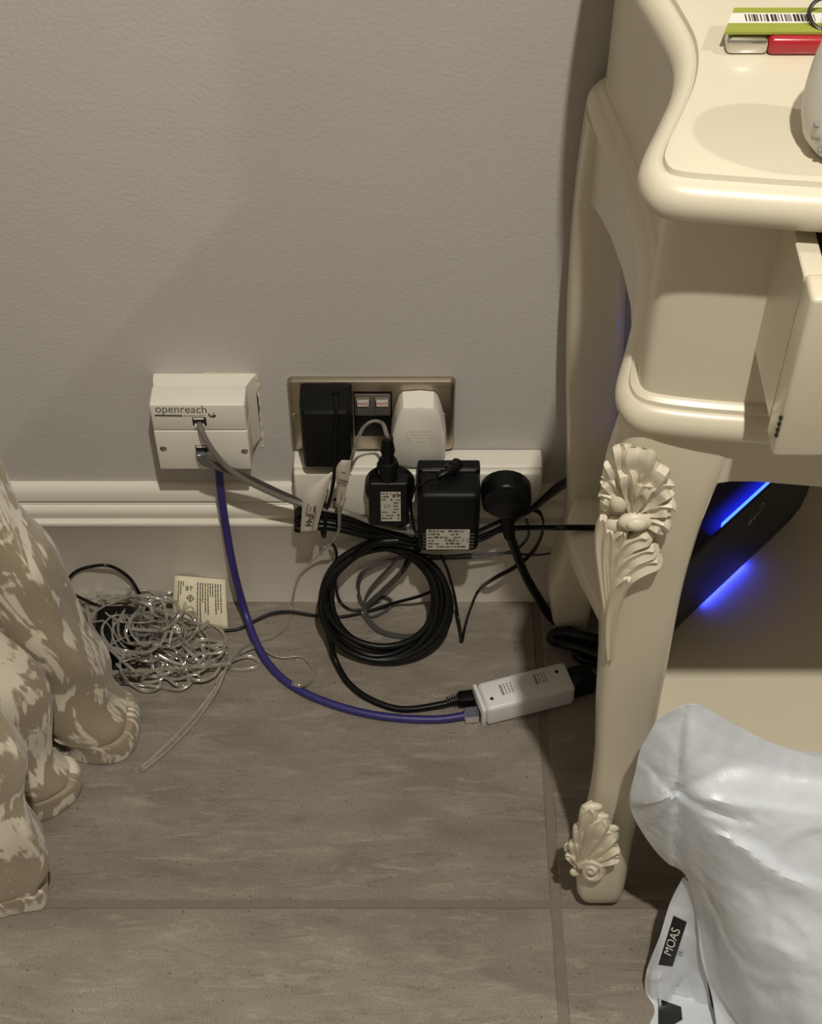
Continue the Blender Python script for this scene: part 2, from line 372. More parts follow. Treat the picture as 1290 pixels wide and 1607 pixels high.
# ------------------------------------------------------------------ brushed steel double wall socket
px0, px1, pz0, pz1, py_ = P(455, 645).x, P(713.5, 645).x, .2145, .303, -.007
t = thing('double_wall_socket', 'brushed steel double wall socket with grey rocker switches, on grey wall', 'socket', ((px0 + px1) / 2, 0, pz0))
bm = bmesh.new()
loft(bm, [rrect(px0, px1, pz0, pz1, .005, 0), rrect(px0, px1, pz0, pz1, .005, py_ + .0035), rrect(px0 + .0012, px1 - .0012, pz0 + .0012, pz1 - .0012, .0042, py_ + .001), rrect(px0 + .004, px1 - .004, pz0 + .004, pz1 - .004, .003, py_)])
obj('steel_plate', fixn(bm), M['steel'], t)
q0, q1 = P(554, 614, py_), P(616, 684, py_)
obj('black_insert', box((q0.x, py_ - .0006, q1.z), (q1.x, py_ + .002, q0.z), .0006), M['black'], t)
for xa, xb in ((472, 550), (622, 688)):
    a, b_ = P(xa, 645, py_), P(xb, 686, py_)
    obj('socket_outlet', box((a.x + .003, py_ - .0008, b_.z), (b_.x - .003, py_ + .002, a.z - .002), .0008), M['black'], t)
a, b_ = P(556, 617, py_), P(613, 650, py_)
sw = obj('switch_frame', box((a.x, py_ - .0022, b_.z), (b_.x, py_, a.z), .0008), M['rock'], t)
for xa, xb in ((559.5, 580.5), (589.5, 610.5)):
    a, b_ = P(xa, 620, py_), P(xb, 648, py_)
    bm = bmesh.new(); zm = a.z - .0045
    pr = [(a.z, -.0022), (a.z, -.0062), (zm, -.0056), (b_.z + .001, -.0036), (b_.z + .001, -.0022)]
    loft(bm, [[V((x, py_ + d, z)) for z, d in pr] for x in (a.x, b_.x)])
    rk = obj('rocker_switch', fixn(bm), M['rock'], t)
    obj('flash', box((a.x + .0006, py_ - .0066, zm - .0035), (b_.x - .0006, py_ - .0056, a.z - .0006), .0002, 1), M['rockw'], rk, label='white flash with red lettering')
    text('lettering', 'NO', .0052, M['red'], rk, V(((a.x + b_.x) / 2, py_ - .0068, (a.z + zm - .0035) / 2)), (1, 0, 0), (0, 0, 1), wide=1.15)
for x, y in ((697, 652), (461, 652)):
    obj('screw', cyl(P(x, y, py_ + .0005), (0, -1, 0), .0028, .0012, 14, bev=.0004), M['steel'], t)

# ------------------------------------------------------------------ white extension strip below
ez1, ez0, ey, eb = .2105, .150, -.031, P(455, 703).x + .004
ex0, ex1 = eb, .1205
t = thing('extension_strip', 'long white four-way extension strip fixed below the steel wall socket', 'extension lead', ((ex0 + ex1) / 2, 0, ez0))
obj('body', box((ex0, ey + .008, ez0), (ex1, -.0005, ez1), .002, 3), M['white'], t)
obj('cover', box((ex0 + .0005, ey, ez0 + .001), (ex1 - .0005, ey + .0076, ez1 - .0006), .0026, 3), M['white'], t)
for k in range(4):
    cx = ex0 + .03 + k * .057
    so = obj('outlet', cyl((cx, ey + .001, .181), (0, -1, 0), .019, .0014, 24, bev=.0005), M['white'], t)
    for dx, dz, w_, h_ in ((0, .008, .0035, .007), (-.009, -.006, .006, .0035), (.009, -.006, .006, .0035)):
        obj('pin_hole', box((cx + dx - w_ / 2, ey - .0008, .181 + dz - h_ / 2), (cx + dx + w_ / 2, ey, .181 + dz + h_ / 2)), M['dark'], so)

# ------------------------------------------------------------------ black adapter in the left outlet
za = P(510, 603, py_).z; yf = F(510, 646, za).y; zb = P(510, 735, yf).z
xa0, xa1 = P(469, 660, yf).x, P(551, 660, yf).x
t = thing('black_power_adapter', 'plain black power adapter plugged into left outlet of the steel wall socket', 'adapter', ((xa0 + xa1) / 2, py_, zb))
bm = bmesh.new()
loft(bm, [rrect(xa0, xa1, zb + .002, za, .003, py_ - .0008), rrect(xa0, xa1, zb, za, .003, yf + .012), rrect(xa0 + .002, xa1 - .001, zb - .0005, za - .0008, .003, yf + .002), rrect(xa0 + .004, xa1 - .003, zb + .002, za - .003, .002, yf)])
obj('body', fixn(bm), M['black'], t)
cpts = [F(527, 618, za), F(527.5, 632, za + .003), F(528, 646, za + .002), P(527.5, 662, yf - .0022), P(526, 700, yf - .0022), P(525, 730, yf - .003), P(524, 752, yf - .006), P(519, 778, yf - .012), P(514, 794, -.050), P(512, 803, -.040), P(514, 810, -.034)]
obj('cord', tube(cpts, .0016), M['cableb'], t)
obj('cord_grommet', cyl(F(527, 618, za - .001), (0, -.1, 1), .0036, .004, 14, r2=.0026), M['black'], t)

# ------------------------------------------------------------------ white plug in the right outlet
yw = -.028
pts = [(P(x, y, yw).x, P(x, y, yw).z) for x, y in ((627, 645), (632, 640), (660, 638), (681, 640), (687, 645), (693, 660), (699, 682), (701, 700), (700, 722), (694, 733), (660, 738), (622, 733), (615, 722), (613, 700), (615, 682), (621, 660))]
pc = V((sum(p[0] for p in pts) / len(pts), 0, min(p[1] for p in pts)))
t = thing('white_plug', 'white three-pin plug with rounded shoulders in right outlet of the steel socket', 'plug', (pc.x, py_, pc.z))
bm = bmesh.new(); outline_prism(bm, pts, py_ - .0008, yw, .97, bev=.003)
obj('body', bm, M['white'], t)
a = P(633, 631, py_); obj('grip_tab', box((P(634, 640, -.012).x, -.0155, P(634, 640, -.0155).z - .003), (P(668, 640, -.012).x, py_ - .001, P(634, 633, -.0095).z), .001), M['white'], t)
marks('embossed_lettering', [(-.012 + k * .0024, r_ * -.0042, -.0106 + k * .0024 , r_ * -.0042 + .0014) for k in range(11) for r_ in range(4) if (k * 7 + r_ * 3) % 5], M['tagm'], t, P(659, 678, yw - .0001), (1, 0, 0), (0, 0, 1))
obj('cord', tube([V((pc.x, -.020, pc.z + .004)), V((pc.x, -.026, pc.z - .012)), V((pc.x - .004, -.0355, pc.z - .03)), V((pc.x - .02, -.037, pc.z - .042))], .0032), M['white'], t)

# ------------------------------------------------------------------ small black adapter with sticker, in the extension strip
def sticker_marks(wd, ht, rows, seed):
    rnd = random.Random(seed); out = []
    for r_ in range(rows):
        y = ht / 2 - (r_ + .7) * ht / (rows + .4); x = -wd / 2 + wd * .05
        while x < wd / 2 - wd * .12:
            l = rnd.uniform(.03, .12) * wd
            if rnd.random() < .72: out.append((x, y, x + l, y + ht / rows * rnd.uniform(.35, .62)))
            x += l + wd * .025
    return out
yb = ey - .0016
zt = P(610, 729, yb - .002).z; yf = F(610, 760, zt).y; zb = P(610, 826, yf).z
x0, x1 = P(578, 780, yf).x, P(642, 780, yf).x; cx = (x0 + x1) / 2
t = thing('small_black_adapter', 'small black adapter with square rating label, below the steel socket', 'adapter', (cx, yb, zb))
obj('body', box((x0, yf, zb), (x1, yb - .012, zt), .0028, 3), M['blackg'], t)
obj('plug_base', cyl((cx + .001, yb, (zt + zb) / 2 + .004), (0, -1, 0), .0228, .014, 28, bev=.003), M['black'], t)
a = P(597, 772, yf); b_ = P(629, 817.5, yf)
obj('rating_label', box((a.x, yf - .0003, b_.z), (b_.x, yf + .0003, a.z)), M['silver'], t, label='silver rating label with CE mark')
lw, lh = b_.x - a.x, a.z - b_.z; lc = V(((a.x + b_.x) / 2, yf - .0003, (a.z + b_.z) / 2))
mk = [m_ for m_ in sticker_marks(lw, lh, 9, 3) if not (-.48 * lw < m_[0] < .12 * lw and -.16 * lh < m_[1] < .16 * lh)]
mk += ring_rects(-.36 * lw, .02 * lh, .0022, .00035, 10, -1.5, 1.5) + ring_rects(-.17 * lw, .02 * lh, .0022, .00035, 10, -1.5, 1.5)
for k, (u, v) in enumerate(((.1, .39), (.33, .39))): mk += [(u * lw, v * lh - .0015, u * lw + .003, v * lh + .0018)]
marks('print', mk, M['inkg'], t, lc, (1, 0, 0), (0, 0, 1))
obj('edge_highlight', box((x0 + .003, yf + .0001, zt - .0006), (x1 - .003, yf + .0012, zt + .0004), .0003, 1), M['rock'], t)  # grey strip painted as the highlight along the front top edge
# barrel connector + clear wire belong to the string of fairy lights, built further down
CONN = V((P(609, 742, yf + .008).x, yf + .009, zt))

# ------------------------------------------------------------------ large black transformer with sticker
zt = P(705, 723, yb - .002).z; yf = F(705, 778, zt).y; zb = P(705, 868, yf).z
x0, x1 = P(656, 800, yf).x, P(754, 800, yf).x; cx = (x0 + x1) / 2
t = thing('large_black_transformer', 'large black transformer block with long rating label, beside the round black plug', 'adapter', (cx, yb, zb))
obj('body', box((x0, yf, zb), (x1, yb - .010, zt - .001), .0065, 5), M['black'], t)
obj('back_shell', box((x0 - .0003, yb - .0125, zb + .002), (x1 + .0003, yb, zt), .0022, 3), M['blackg'], t)
obj('seam', box((x0 + .004, yb - .0139, zt - .0013), (x1 - .004, yb - .0126, zt - .0004)), M['rock'], t)
a = P(669, 831, yf); b_ = P(736, 862, yf)
obj('rating_label', box((a.x, yf - .0003, b_.z), (b_.x, yf + .0003, a.z), .0001, 1), M['silver'], t, label='long silver rating label with CE mark')
lw, lh = b_.x - a.x, a.z - b_.z; lc = V(((a.x + b_.x) / 2, yf - .0003, (a.z + b_.z) / 2))
mk = [m_ for m_ in sticker_marks(lw, lh, 6, 11) if not (.25 * lw < m_[0] and -.25 * lh < m_[1] < .2 * lh)]
mk += ring_rects(.31 * lw, -.02 * lh, .0021, .00035, 10, -1.5, 1.5) + ring_rects(.42 * lw, -.02 * lh, .0021, .00035, 10, -1.5, 1.5)
marks('print', mk, M['inkg'], t, lc, (1, 0, 0), (0, 0, 1))
for sx in (0, 1):
    for k in range(5):
        xx = (x0 + .0045) if sx == 0 else (x1 - .0095)
        zz = P(705, 838 + k * 5, yf).z
        obj('rib', box((xx, yf - .0004, zz - .0004), (xx + .005, yf + .0003, zz + .0004)), M['rock'], t)
pd = [F(718, 727, zt + .006), F(712, 734, zt + .007), F(700, 742, zt + .0075), F(688, 748, zt + .0065)]
obj('barrel_connector', tube(pd, lambda u: .0056 - .0028 * u, seg=12), M['blackg'], t)
for u in range(4):
    p = pd[1].lerp(pd[3], u / 3.2); d = (pd[3] - pd[1]).normalized()
    obj('boot_rib', cyl(p, d, .0058 - .0007 * u, .0012, 14), M['black'], t)
obj('cord', tube([pd[3], F(676, 752, zt + .004), P(664, 757, yf + .006), P(654, 763, yf + .012), P(646, 778, -.055), P(645, 800, -.05), P(650, 830, -.045), P(652, 850, -.04)], .0014), M['cableb'], t)

# ------------------------------------------------------------------ round black plug
yp = ey - .0016; yf = yp - .019
pts = []
for k in range(13):
    a = math.radians(-12 + k * 204 / 12); p = V((795 + 40.5 * math.cos(a), 789 - 27 * math.sin(a)))
    pts.append((P(p.x, p.y, yf).x, P(p.x, p.y, yf).z))
for x, y in ((758, 803), (772, 812), (788, 818), (806, 818), (820, 812), (833, 803)): pts.append((P(x, y, yf).x, P(x, y, yf).z))
t = thing('round_black_plug', 'round-topped black three-pin plug in right end of the white extension strip', 'plug', (P(795, 780, yf).x, yp, min(p[1] for p in pts)))
bm = bmesh.new(); outline_prism(bm, pts, yp, yf, .98, bev=.004); obj('body', bm, M['blackg'], t)
a = P(773, 772, yf); b_ = P(817, 790, yf)
obj('fuse_panel', box((a.x, yf - .0008, b_.z), (b_.x, yf + .001, a.z), .0006, 2), M['black'], t)
gy = yp - .012
cord = [P(796, 806, gy), P(796, 818, gy), P(798, 832, gy), P(806, 856, gy + .004), P(824, 902, -.036), P(846, 940, -.043), F(868, 972, .012), F(900, 992, .008), F(945, 1008, .006), F(990, 1020, .006)]
obj('cord', tube(cord, .0045, seg=12), M['cableb'], t)
obj('strain_relief', tube([P(796, 808, gy), P(797, 826, gy), P(800, 842, gy)], lambda u: .0072 - .0018 * u, seg=14), M['black'], t)

# ------------------------------------------------------------------ leads
def lead(name, pts, r, m, label, cat='cable', parts=None, **k):
    o = obj(name, tube(pts, r, **k), M[m]); base(o); tag(o, label, cat); return o
# grey telephone lead from the upper port, behind the bundle, to the transformer
A = [pz(313, 662, -.004), pz(314, 668, .003), pz(320, 684, .009), pz(333, 706, .012), P(354, 731, -.052), P(382, 752, -.050), P(420, 771, -.046), P(462, 788, -.044), P(512, 799, -.046), P(548, 806, -.048), P(590, 822, -.048), P(640, 834, -.047), P(665, 838, -.043)]
o = lead('grey_telephone_lead', A, .0026, 'cableg', 'round grey telephone lead from the upper port of the white telephone socket')
obj('jack_plug', box(pz(306, 667.5, .0025), pz(322, 659.5, -.006), .0006, 1), M['white'], o)
B = [pz(313, 706, -.002), pz(314, 714, .003), pz(320, 724, .006), pz(342, 732, .007), P(368, 741, -.046), P(400, 756, -.040), P(440, 775, -.036), P(466, 787, -.034), P(480, 800, -.034)]
o = lead('flat_grey_telephone_lead', B, .0021, 'cabled', 'flat dark grey telephone lead from the lower port of the white telephone socket', prof=FLAT)
obj('jack_plug', box(pz(307, 716, .004), pz(325, 704, -.003), .0008, 1), M['clearp'], o)
# blue ethernet lead
Bl = [V((P(344, 730, -.02).x, -.018, .2253)), P(344, 742, -.0225), P(347, 775, -.0245), P(355, 830, -.0265), P(366, 890, -.034), F(383, 955, .021), F(403, 1010, .008), F(430, 1052, .0042), F(470, 1083, .0042), F(530, 1108, .0042), F(600, 1124, .0042), F(680, 1129, .0045), F(737, 1122, .0075)]
o = lead('blue_ethernet_cable', Bl, .0039, 'blue', 'blue network cable running down from the telephone socket to the white box on floor', seg=12)
ud = (Bl[-1] - Bl[-2]).normalized()
bm = bmesh.new(); sd = ud.cross(V((0, 0, 1))).normalized(); nz = sd.cross(ud)
obox(bm, Bl[-1] - ud * .001, ud, sd, nz, V((-.004, -.0058, -.006)), V((.010, .0058, .0055)), .0008, 1)
obj('connector', bm, M['clearp'], o, label='clear plastic plug end')

# ------------------------------------------------------------------ white power injector on the floor
I0, I1, J0 = F(757, 1143), F(901, 1106), None
ux = (I1 - I0).normalized(); uy = V((-ux.y, ux.x, 0)); IL = (I1 - I0).length; IW, IH = .0335, .0285
t = thing('power_injector', 'white plastic power injector box lying on the floor tiles, two network plugs in its end', 'network box', I0 + ux * IL / 2 + uy * IW / 2)
uz = V((0, 0, 1))
bm = bmesh.new(); obox(bm, I0, ux, uy, uz, V((.0045, 0, .0008)), V((IL, IW, IH)), .0042, 4); obj('body', bm, M['white2'], t)
bm = bmesh.new(); obox(bm, I0, ux, uy, uz, V((0, .0005, 0.0004)), V((.0042, IW - .0005, IH - .0008)), .0016, 2); obj('end_cap', bm, M['white2'], t)
bm = bmesh.new(); obox(bm, I0, ux, uy, uz, V((.006, .0062, IH - .002)), V((IL - .002, IW - .0042, IH + .0009)), .0006, 2); obj('top_panel', bm, M['white2'], t)
io = I0 + uz * (IH + .001)
for u, v in ((.012, .011), (IL - .012, .0225)):
    obj('screw_hole', cyl(io + ux * u + uy * v - uz * .0002, uz, .0018, .0003, 14), M['dark'], t)
def icon(u, v):
    r_ = []
    for k in range(4): r_ += [(u + k * .0024, v, u + .0014 + k * .0024, v + .006), (u + k * .0024 - .0004, v - .002, u + .0018 + k * .0024, v - .0008)]
    return r_
mk = [(.0005 + .0032 * k, y, .0018 + .0032 * k, y + .0022) for k in range(3) for y in (-.009, -.006, -.003, .000)] + [(-.0035, -.010, -.0012, .002)]
marks('embossed_icons', mk, M['emboss'], t, io + ux * .0265 + uy * .0215 + uz * .0001, ux, uy)
marks('embossed_icons', mk, M['emboss'], t, io + ux * (IL - .032) + uy * .0235 + uz * .0001, ux, uy)
bm = bmesh.new()
for v in (.0055, .0185): obox(bm, I0, ux, uy, uz, V((-.0006, v, .004)), V((.001, v + .0115, .0165)), 0)
obj('ports', bm, M['dark'], t)

# ------------------------------------------------------------------ coil of black network cable leaning on the skirting
cb, ct = V((0, -.084, .0045)), V((0, SK - .0065, .100))
cn = V((1, 0, 0)).cross(ct - cb).normalized()
def C(x, y, off=0): return PL(x, y, cb, cn) + (-cn if cn.y > 0 else cn) * off
bm = bmesh.new(); pts = []
turns = [(597, 938, 92, 82, 0), (604, 934, 84, 80, .004), (590, 943, 84, 86, .008), (600, 926, 92, 76, .011), (602, 944, 92, 88, .005), (612, 944, 107, 88, .014), (596, 938, 90, 90, .012)]
for k, (ccx, ccy, rx, ry, of) in enumerate(turns):
    for j in range(16):
        a = math.pi - j * math.pi / 8
        nx = turns[(k + 1) % len(turns)]; f = j / 16
        g = lambda i: turns[k][i] * (1 - f) + nx[i] * f if k < len(turns) - 1 else turns[k][i]
        pts.append(C(g(0) + g(2) * math.cos(a) , g(1) - g(3) * math.sin(a), g(4)))
pts += [C(510, 960, .012), C(520, 1000, .012), F(526, 1036, .006), F(546, 1071, .0036), F(580, 1097, .0036), F(630, 1113, .0036), F(690, 1106, .008), F(716, 1098, .011)]
add_tube(bm, [P(625, 848, -.044), P(590, 852, -.045), C(556, 868, .014), C(528, 895, .012)] + pts, .0033, seg=10, n=5)
o = base(obj('coiled_network_cable', fixn(bm), M['cableb'])); tag(o, 'thick coil of black network cable leaning on the skirting, its tail plugged into white box', 'cable')
for (x, y, d) in ((644, 868, (1, .5)), (525, 985, (1, -.6))):
    c = C(x, y, .007); u = (C(x + 8 * d[0], y + 8 * d[1], .007) - c).normalized(); n_ = cn if cn.y < 0 else -cn; v_ = u.cross(n_)
    bm = bmesh.new(); add_tube(bm, [c + v_ * (.0125 * math.cos(a)) + n_ * (.0115 * math.sin(a)) for a in [k * math.pi / 6 for k in range(12)]], .0014, seg=6, closed=True, n=2)
    obj('cable_tie', fixn(bm), M['black'], o)
e = pts[-1]; ud = (F(737, 1095, .012) - e).normalized(); sd = ud.cross(uz).normalized(); nz = sd.cross(ud)
bm = bmesh.new(); obox(bm, e, ud, sd, nz, V((.002, -.0062, -.0062)), V((.0215, .0062, .0058)), .0018, 2); pg = obj('connector', bm, M['blackg'], o)
for k in range(5): obj('boot_rib', cyl(e + ud * (-.009 + .0024 * k), ud, .0042 + .0005 * k, .0011, 14), M['black'], o)

# ------------------------------------------------------------------ folded bundle of thin black cable over the skirting
bm = bmesh.new(); pts = []
for k in range(7):
    yy = -.034 - .0042 * (k % 3); d = k * 6
    for x, y in ((640, 842 + d * .35), (590, 826 + d * .5), (540, 806 + d * .62), (500, 799 + d * .65), (474, 797 + d * .7), (464, 803 + d * .78), (474, 808 + d * .72), (510, 806 + d * .66), (560, 818 + d * .6), (610, 838 + d * .4), (648, 850 + d * .35), (655, 848 + d * .3)):
        pts.append(P(x, y, yy + random.uniform(-.001, .001)))
add_tube(bm, pts, .0017, seg=6, n=4)
o = base(obj('folded_cable_bundle', fixn(bm), M['cableb'])); tag(o, 'folded bundle of thin black cable hanging over the skirting, behind a white tag', 'cable')
bm = bmesh.new(); add_tube(bm, [P(508 + 3 * math.cos(a), 816 + 27 * math.sin(a), -.040 - .0085 * math.cos(a)) for a in [k * math.pi / 6 for k in range(12)]], .0017, seg=6, closed=True, n=2)
obj('cable_tie', fixn(bm), M['black'], o)

# ------------------------------------------------------------------ more loose black wires
Y1 = -.030
lead('network_cable_behind_leg', [P(690, 858, -.045), P(725, 853, -.042), P(755, 846, -.040), P(785, 832, -.039), P(815, 828.5, -.04), P(838, 828, -.054), F(874, 828, .2050), F(912, 828, .2036), F(945, 829, .2032), F(985, 833, .2031), F(1030, 842, .2031)], .0027, 'cableb', 'straight black network cable running right from the transformer behind the cream legs', seg=10)
text('print', 'CAT5E', .0042, M['rock'], bpy.data.objects['network_cable_behind_leg'], P(822, 829.5, -.0432), (1, 0, 0), (0, 0, 1), wide=1.3)
lead('black_lead_above_plug', [P(640, 846, -.040), P(690, 848, -.043), P(735, 840, -.042), P(765, 827, -.041), P(800, 812, -.042), P(830, 801, -.036), P(852, 782, -.034), P(870, 765, -.03), P(892, 750, -.026)], .0021, 'cableb', 'thin black wire rising from behind round black plug towards the back cream leg')
lead('flat_black_lead', [P(735, 850, -.036), P(780, 832, -.036), P(812, 812, -.036), P(838, 797, -.03), P(862, 779, -.027), P(880, 766, -.024), P(896, 756, -.02)], .0020, 'cabled', 'dark grey flat wire beside the thin black one near the back cream leg', prof=FLAT)
lead('flat_hanging_wire', [P(838, 800, -.032), P(848, 806, -.032), P(853, 822, -.032), P(848, 845, -.030), P(834, 868, -.030), P(808, 890, -.032), P(775, 908, -.036), F(752, 925, .022), F(740, 950, .014), F(730, 982, .006), F(724.5, 1008, .0022), F(722, 990, .006), F(717, 960, .014), P(712, 930, -.04), P(702, 895, -.036), P(692, 872, -.036)], .0015, 'cableb', 'flat black wire folded to a sharp point on the floor right of the coil', prof=FLAT)
lead('thin_wire_under_transformer', [P(660, 876, -.034), P(700, 877, -.034), P(750, 874, -.032), P(800, 866, -.030), P(822, 852, -.028), P(830, 835, -.028), P(826, 815, -.030)], .0015, 'cabled', 'thin dark wire looping from under the transformer up to the round black plug')
lead('lower_thin_wire', [P(640, 866, -.03), P(690, 873, -.026), P(740, 870, -.025), P(790, 868, -.025), P(840, 871, -.024), P(872, 867, -.020), P(905, 862, -.0185)], .0013, 'cabled', 'thin dark wire lying level along the lower skirting right of transformer')
# thin black wire from the light string box, over the floor, through the coil
lead('thin_black_floor_wire', [F(352, 990, .003), F(375, 987, .0022), F(400, 974, .006), F(425, 963, .008), F(455, 960, .006), F(495, 966, .004), F(535, 968, .003), F(575, 960, .003), F(620, 946, .012), P(660, 935, -.033), P(700, 918, -.030)], .0017, 'cableb', 'thin black wire crossing the floor from beneath the paper label to the coil')
lead('looped_wire_in_coil', [P(640, 860, -.028), P(612, 890, -.026), P(580, 925, -.024), F(572, 950, .010), F(582, 968, .003), F(610, 955, .004), F(614, 942, .008), F(596, 938, .008), F(574, 952, .004), F(562, 930, .014), P(568, 900, -.024), P(600, 884, -.022), P(640, 872, -.022), P(660, 862, -.022)], .0014, 'cabled', 'thin dark wire tied in a small loop on the floor inside the coil', prof=FLAT)
lead('curved_wire_in_coil', [P(656, 858, -.03), P(630, 898, -.028), P(600, 928, -.028), F(572, 956, .006), F(580, 975, .0025), F(600, 992, .0025), F(640, 999, .0025), F(680, 990, .003)], .0018, 'cabled', 'dark grey flat wire arching across the floor inside the coil', prof=FLAT)
lead('short_wire_in_coil', [P(520, 850, -.03), P(528, 868, -.034), P(526, 900, -.030), F(531, 938, .010), F(548, 956, .003), F(575, 957, .003)], .0015, 'cableb', 'thin black wire dropping inside left edge of the coil')
lead('diagonal_wire_in_coil', [P(552, 862, -.034), P(580, 848, -.036), P(610, 838, -.034), P(640, 818, -.036)], .0017, 'cableb', 'thin black wire slanting up from the coil towards the small adapter')

# dark mains lead under the cabinet
e = I0 + ux * IL + uy * IW * .5 + uz * IH * .5
pts = [e + ux * .020, F(960, 1066, .014), F(985, 1058, .012), F(960, 1038, .02), F(905, 1016, .020), F(885, 1012, .016), F(884, 1003, .012), F(905, 998, .010), F(960, 1018, .010), F(1000, 1030, .008), F(985, 1043, .006), F(930, 1040, .005), F(906, 1030, .005), F(912, 1022, .010), F(950, 1026, .016), F(1010, 1040, .012)]
o = lead('mains_lead', pts, .0046, 'cableb', 'thick black mains lead bunched on the floor behind the front cream leg', seg=10)
bm = bmesh.new(); obox(bm, e, ux, uy, uz, V((.0008, -.012, -.0125)), V((.024, .012, .010)), .003, 2); obj('connector', bm, M['blackg'], o)
lead('second_mains_lead', [F(1000, 1012, .018), F(950, 1006, .022), F(905, 996, .022), F(876, 993, .014), F(866, 999, .009), F(872, 1007, .0075), F(900, 1010, .0085), F(950, 1030, .020), F(1000, 1040, .020)], .0052, 'cableb', 'thick black cable loop poking out furthest left behind the front cream leg', seg=10)

# ------------------------------------------------------------------ string of fairy lights: connector, clear wire, tangle, control box, tags
t = thing('fairy_light_string', 'tangled clear fairy light wire heaped on the floor by the curtain', 'fairy lights', F(230, 1000))
obj('connector', cyl(CONN + uz * .0003, uz, .0088, .015, 20, bev=.002), M['blackg'], t, label='black barrel connector')
obj('connector_collar', cyl(CONN + uz * .0153, uz, .0098, .007, 20, r2=.0085, bev=.002), M['black'], t)
top = CONN + uz * .022
obj('connector_neck', tube([top, top + uz * .014, top + V((.0008, .0, .028))], lambda u: .0062 - .0018 * u, seg=14), M['blackg'], t)
for k in range(3): obj('neck_rib', cyl(top + uz * (.012 + .0045 * k), uz, .0066 - .0006 * k, .0018, 16), M['black'], t)
top = top + V((.0008, 0, .027))
yc = top.y
clear = [top, top + uz * .008 + V((-.002, 0, 0)), P(600, 664, yc), P(585, 661, yc - .004), P(571, 670, yc - .004), P(562, 688, yc - .004), P(553, 716, yc - .002), P(546, 735, yc + .006), P(538, 770, -.062), P(533, 800, -.058), P(532, 830, -.054), P(524, 848, -.05), P(505, 866, -.034), P(487, 884, -.024), P(472, 900, -.022), P(463, 922, -.021), F(458, 952, .003), F(452, 978, .0025), F(436, 995, .003), F(412, 1004, .004), F(392, 1011, .006), F(370, 1030, .010), F(350, 1056, .010), F(338, 1073, .008)]
wire = obj('wire', tube(clear, .0009, prof=TWIN, n=5), M['clear'], t)
# end loop reaching towards the viewer
loop = [F(345, 1060, .010), F(340, 1078, .006), F(310, 1118, .002), F(272, 1160, .0018), F(240, 1190, .0018), F(224, 1204, .0018), F(222, 1208, .0022), F(228, 1206, .0026), F(262, 1178, .0022), F(300, 1140, .002), F(325, 1108, .003), F(342, 1080, .008), F(356, 1046, .012), F(368, 1028, .012), F(386, 1015, .008), F(404, 1012, .004), F(424, 1026, .004), F(444, 1032, .004), F(470, 1030, .003), F(486, 1040, .003), F(493, 1054, .003), F(488, 1069, .003), F(470, 1076, .0098), F(452, 1070, .0055), F(436, 1062, .003), F(420, 1040, .004), F(405, 1018, .005), F(390, 1018, .007), F(360, 1036, .007), F(366, 1050, .003), F(400, 1048, .003), F(404, 1036, .004), F(386, 1030, .006), F(352, 1040, .01)]
obj('wire', tube(loop, .0009, prof=TWIN, n=5), M['clear'], t)
big = [[(118, 925), (160, 922), (190, 914), (205, 925), (190, 940), (165, 940), (155, 928), (175, 912), (200, 920), (202, 935), (180, 945), (150, 960), (140, 985), (146, 1000), (165, 1012), (200, 1022), (235, 1022), (258, 1000), (262, 975), (255, 945), (235, 928), (215, 927)],
       [(135, 930), (138, 960), (145, 985), (165, 1010), (190, 1035), (215, 1055), (235, 1062), (262, 1058), (285, 1045)],
       [(110, 945), (150, 940), (220, 935), (270, 945), (310, 958), (326, 972), (318, 985), (285, 1000), (240, 1008), (200, 1010)],
       [(155, 1052), (180, 1061), (215, 1060), (250, 1048), (280, 1025), (310, 1010), (335, 1018), (350, 1030)],
       [(165, 1070), (210, 1073), (250, 1078), (282, 1082), (300, 1070), (290, 1055), (262, 1050), (240, 1040)]]
for bi, path in enumerate(big):
    n_ = len(path); pp = []
    for k, (x, y) in enumerate(path):
        heap = max(0, 1 - ((x - 205) / 110) ** 2 - ((y - 985) / 85) ** 2)
        z = .004 + (.036 if bi < 3 else .004) * heap + random.uniform(0, .004)
        if bi < 3 and x < 225 and 955 < y < 1060: z = max(z, .043)
        pp.append(F(x, y, z))
    obj('wire', tube(pp, .00088, prof=TWIN, n=5), M['clear'], t)
random.seed(5)
def rnd_wire(cx, cy, sx, sy, hz, n, z0=.0022, box_top=False):
    pts = []; a = random.uniform(0, 6.28)
    for k in range(n):
        if k % 12 == 0:
            ox, oy2 = random.gauss(0, sx), random.gauss(0, sy) * .9; rr = random.uniform(20, 66); el = random.uniform(.4, .9); rt = random.uniform(0, 3.1); dr = random.choice((-1, 1))
        a += dr * random.uniform(.4, .62)
        u, v_ = rr * math.cos(a), rr * el * math.sin(a)
        x = cx + ox + u * math.cos(rt) - v_ * math.sin(rt); y = cy + oy2 + (u * math.sin(rt) + v_ * math.cos(rt)) * .75
        x = max(124, min(356, x)); y = max(930, min(1088, y))
        heap = math.exp(-((x - cx) / (sx * 2.6)) ** 2 - ((y - cy) / (sy * 2.6)) ** 2)
        z = z0 + hz * heap * random.uniform(.35, 1)
        if 140 < x < 214 and 960 < y < 1062 and z < .043:
            z = .043 + random.uniform(0, .004)
        p = F(x, y, z)
        if p.y > SK - .003: p.y = SK - .003
        pts.append(p)
    return pts
for k in range(4): obj('wire', tube(rnd_wire(228, 985, 46, 28, .042, 60), .00082, prof=TWIN, n=4), M['clear'], t)
for k in range(3): obj('wire', tube(rnd_wire(290, 1030, 40, 20, .018, 48), .00082, prof=TWIN, n=4), M['clear'], t)
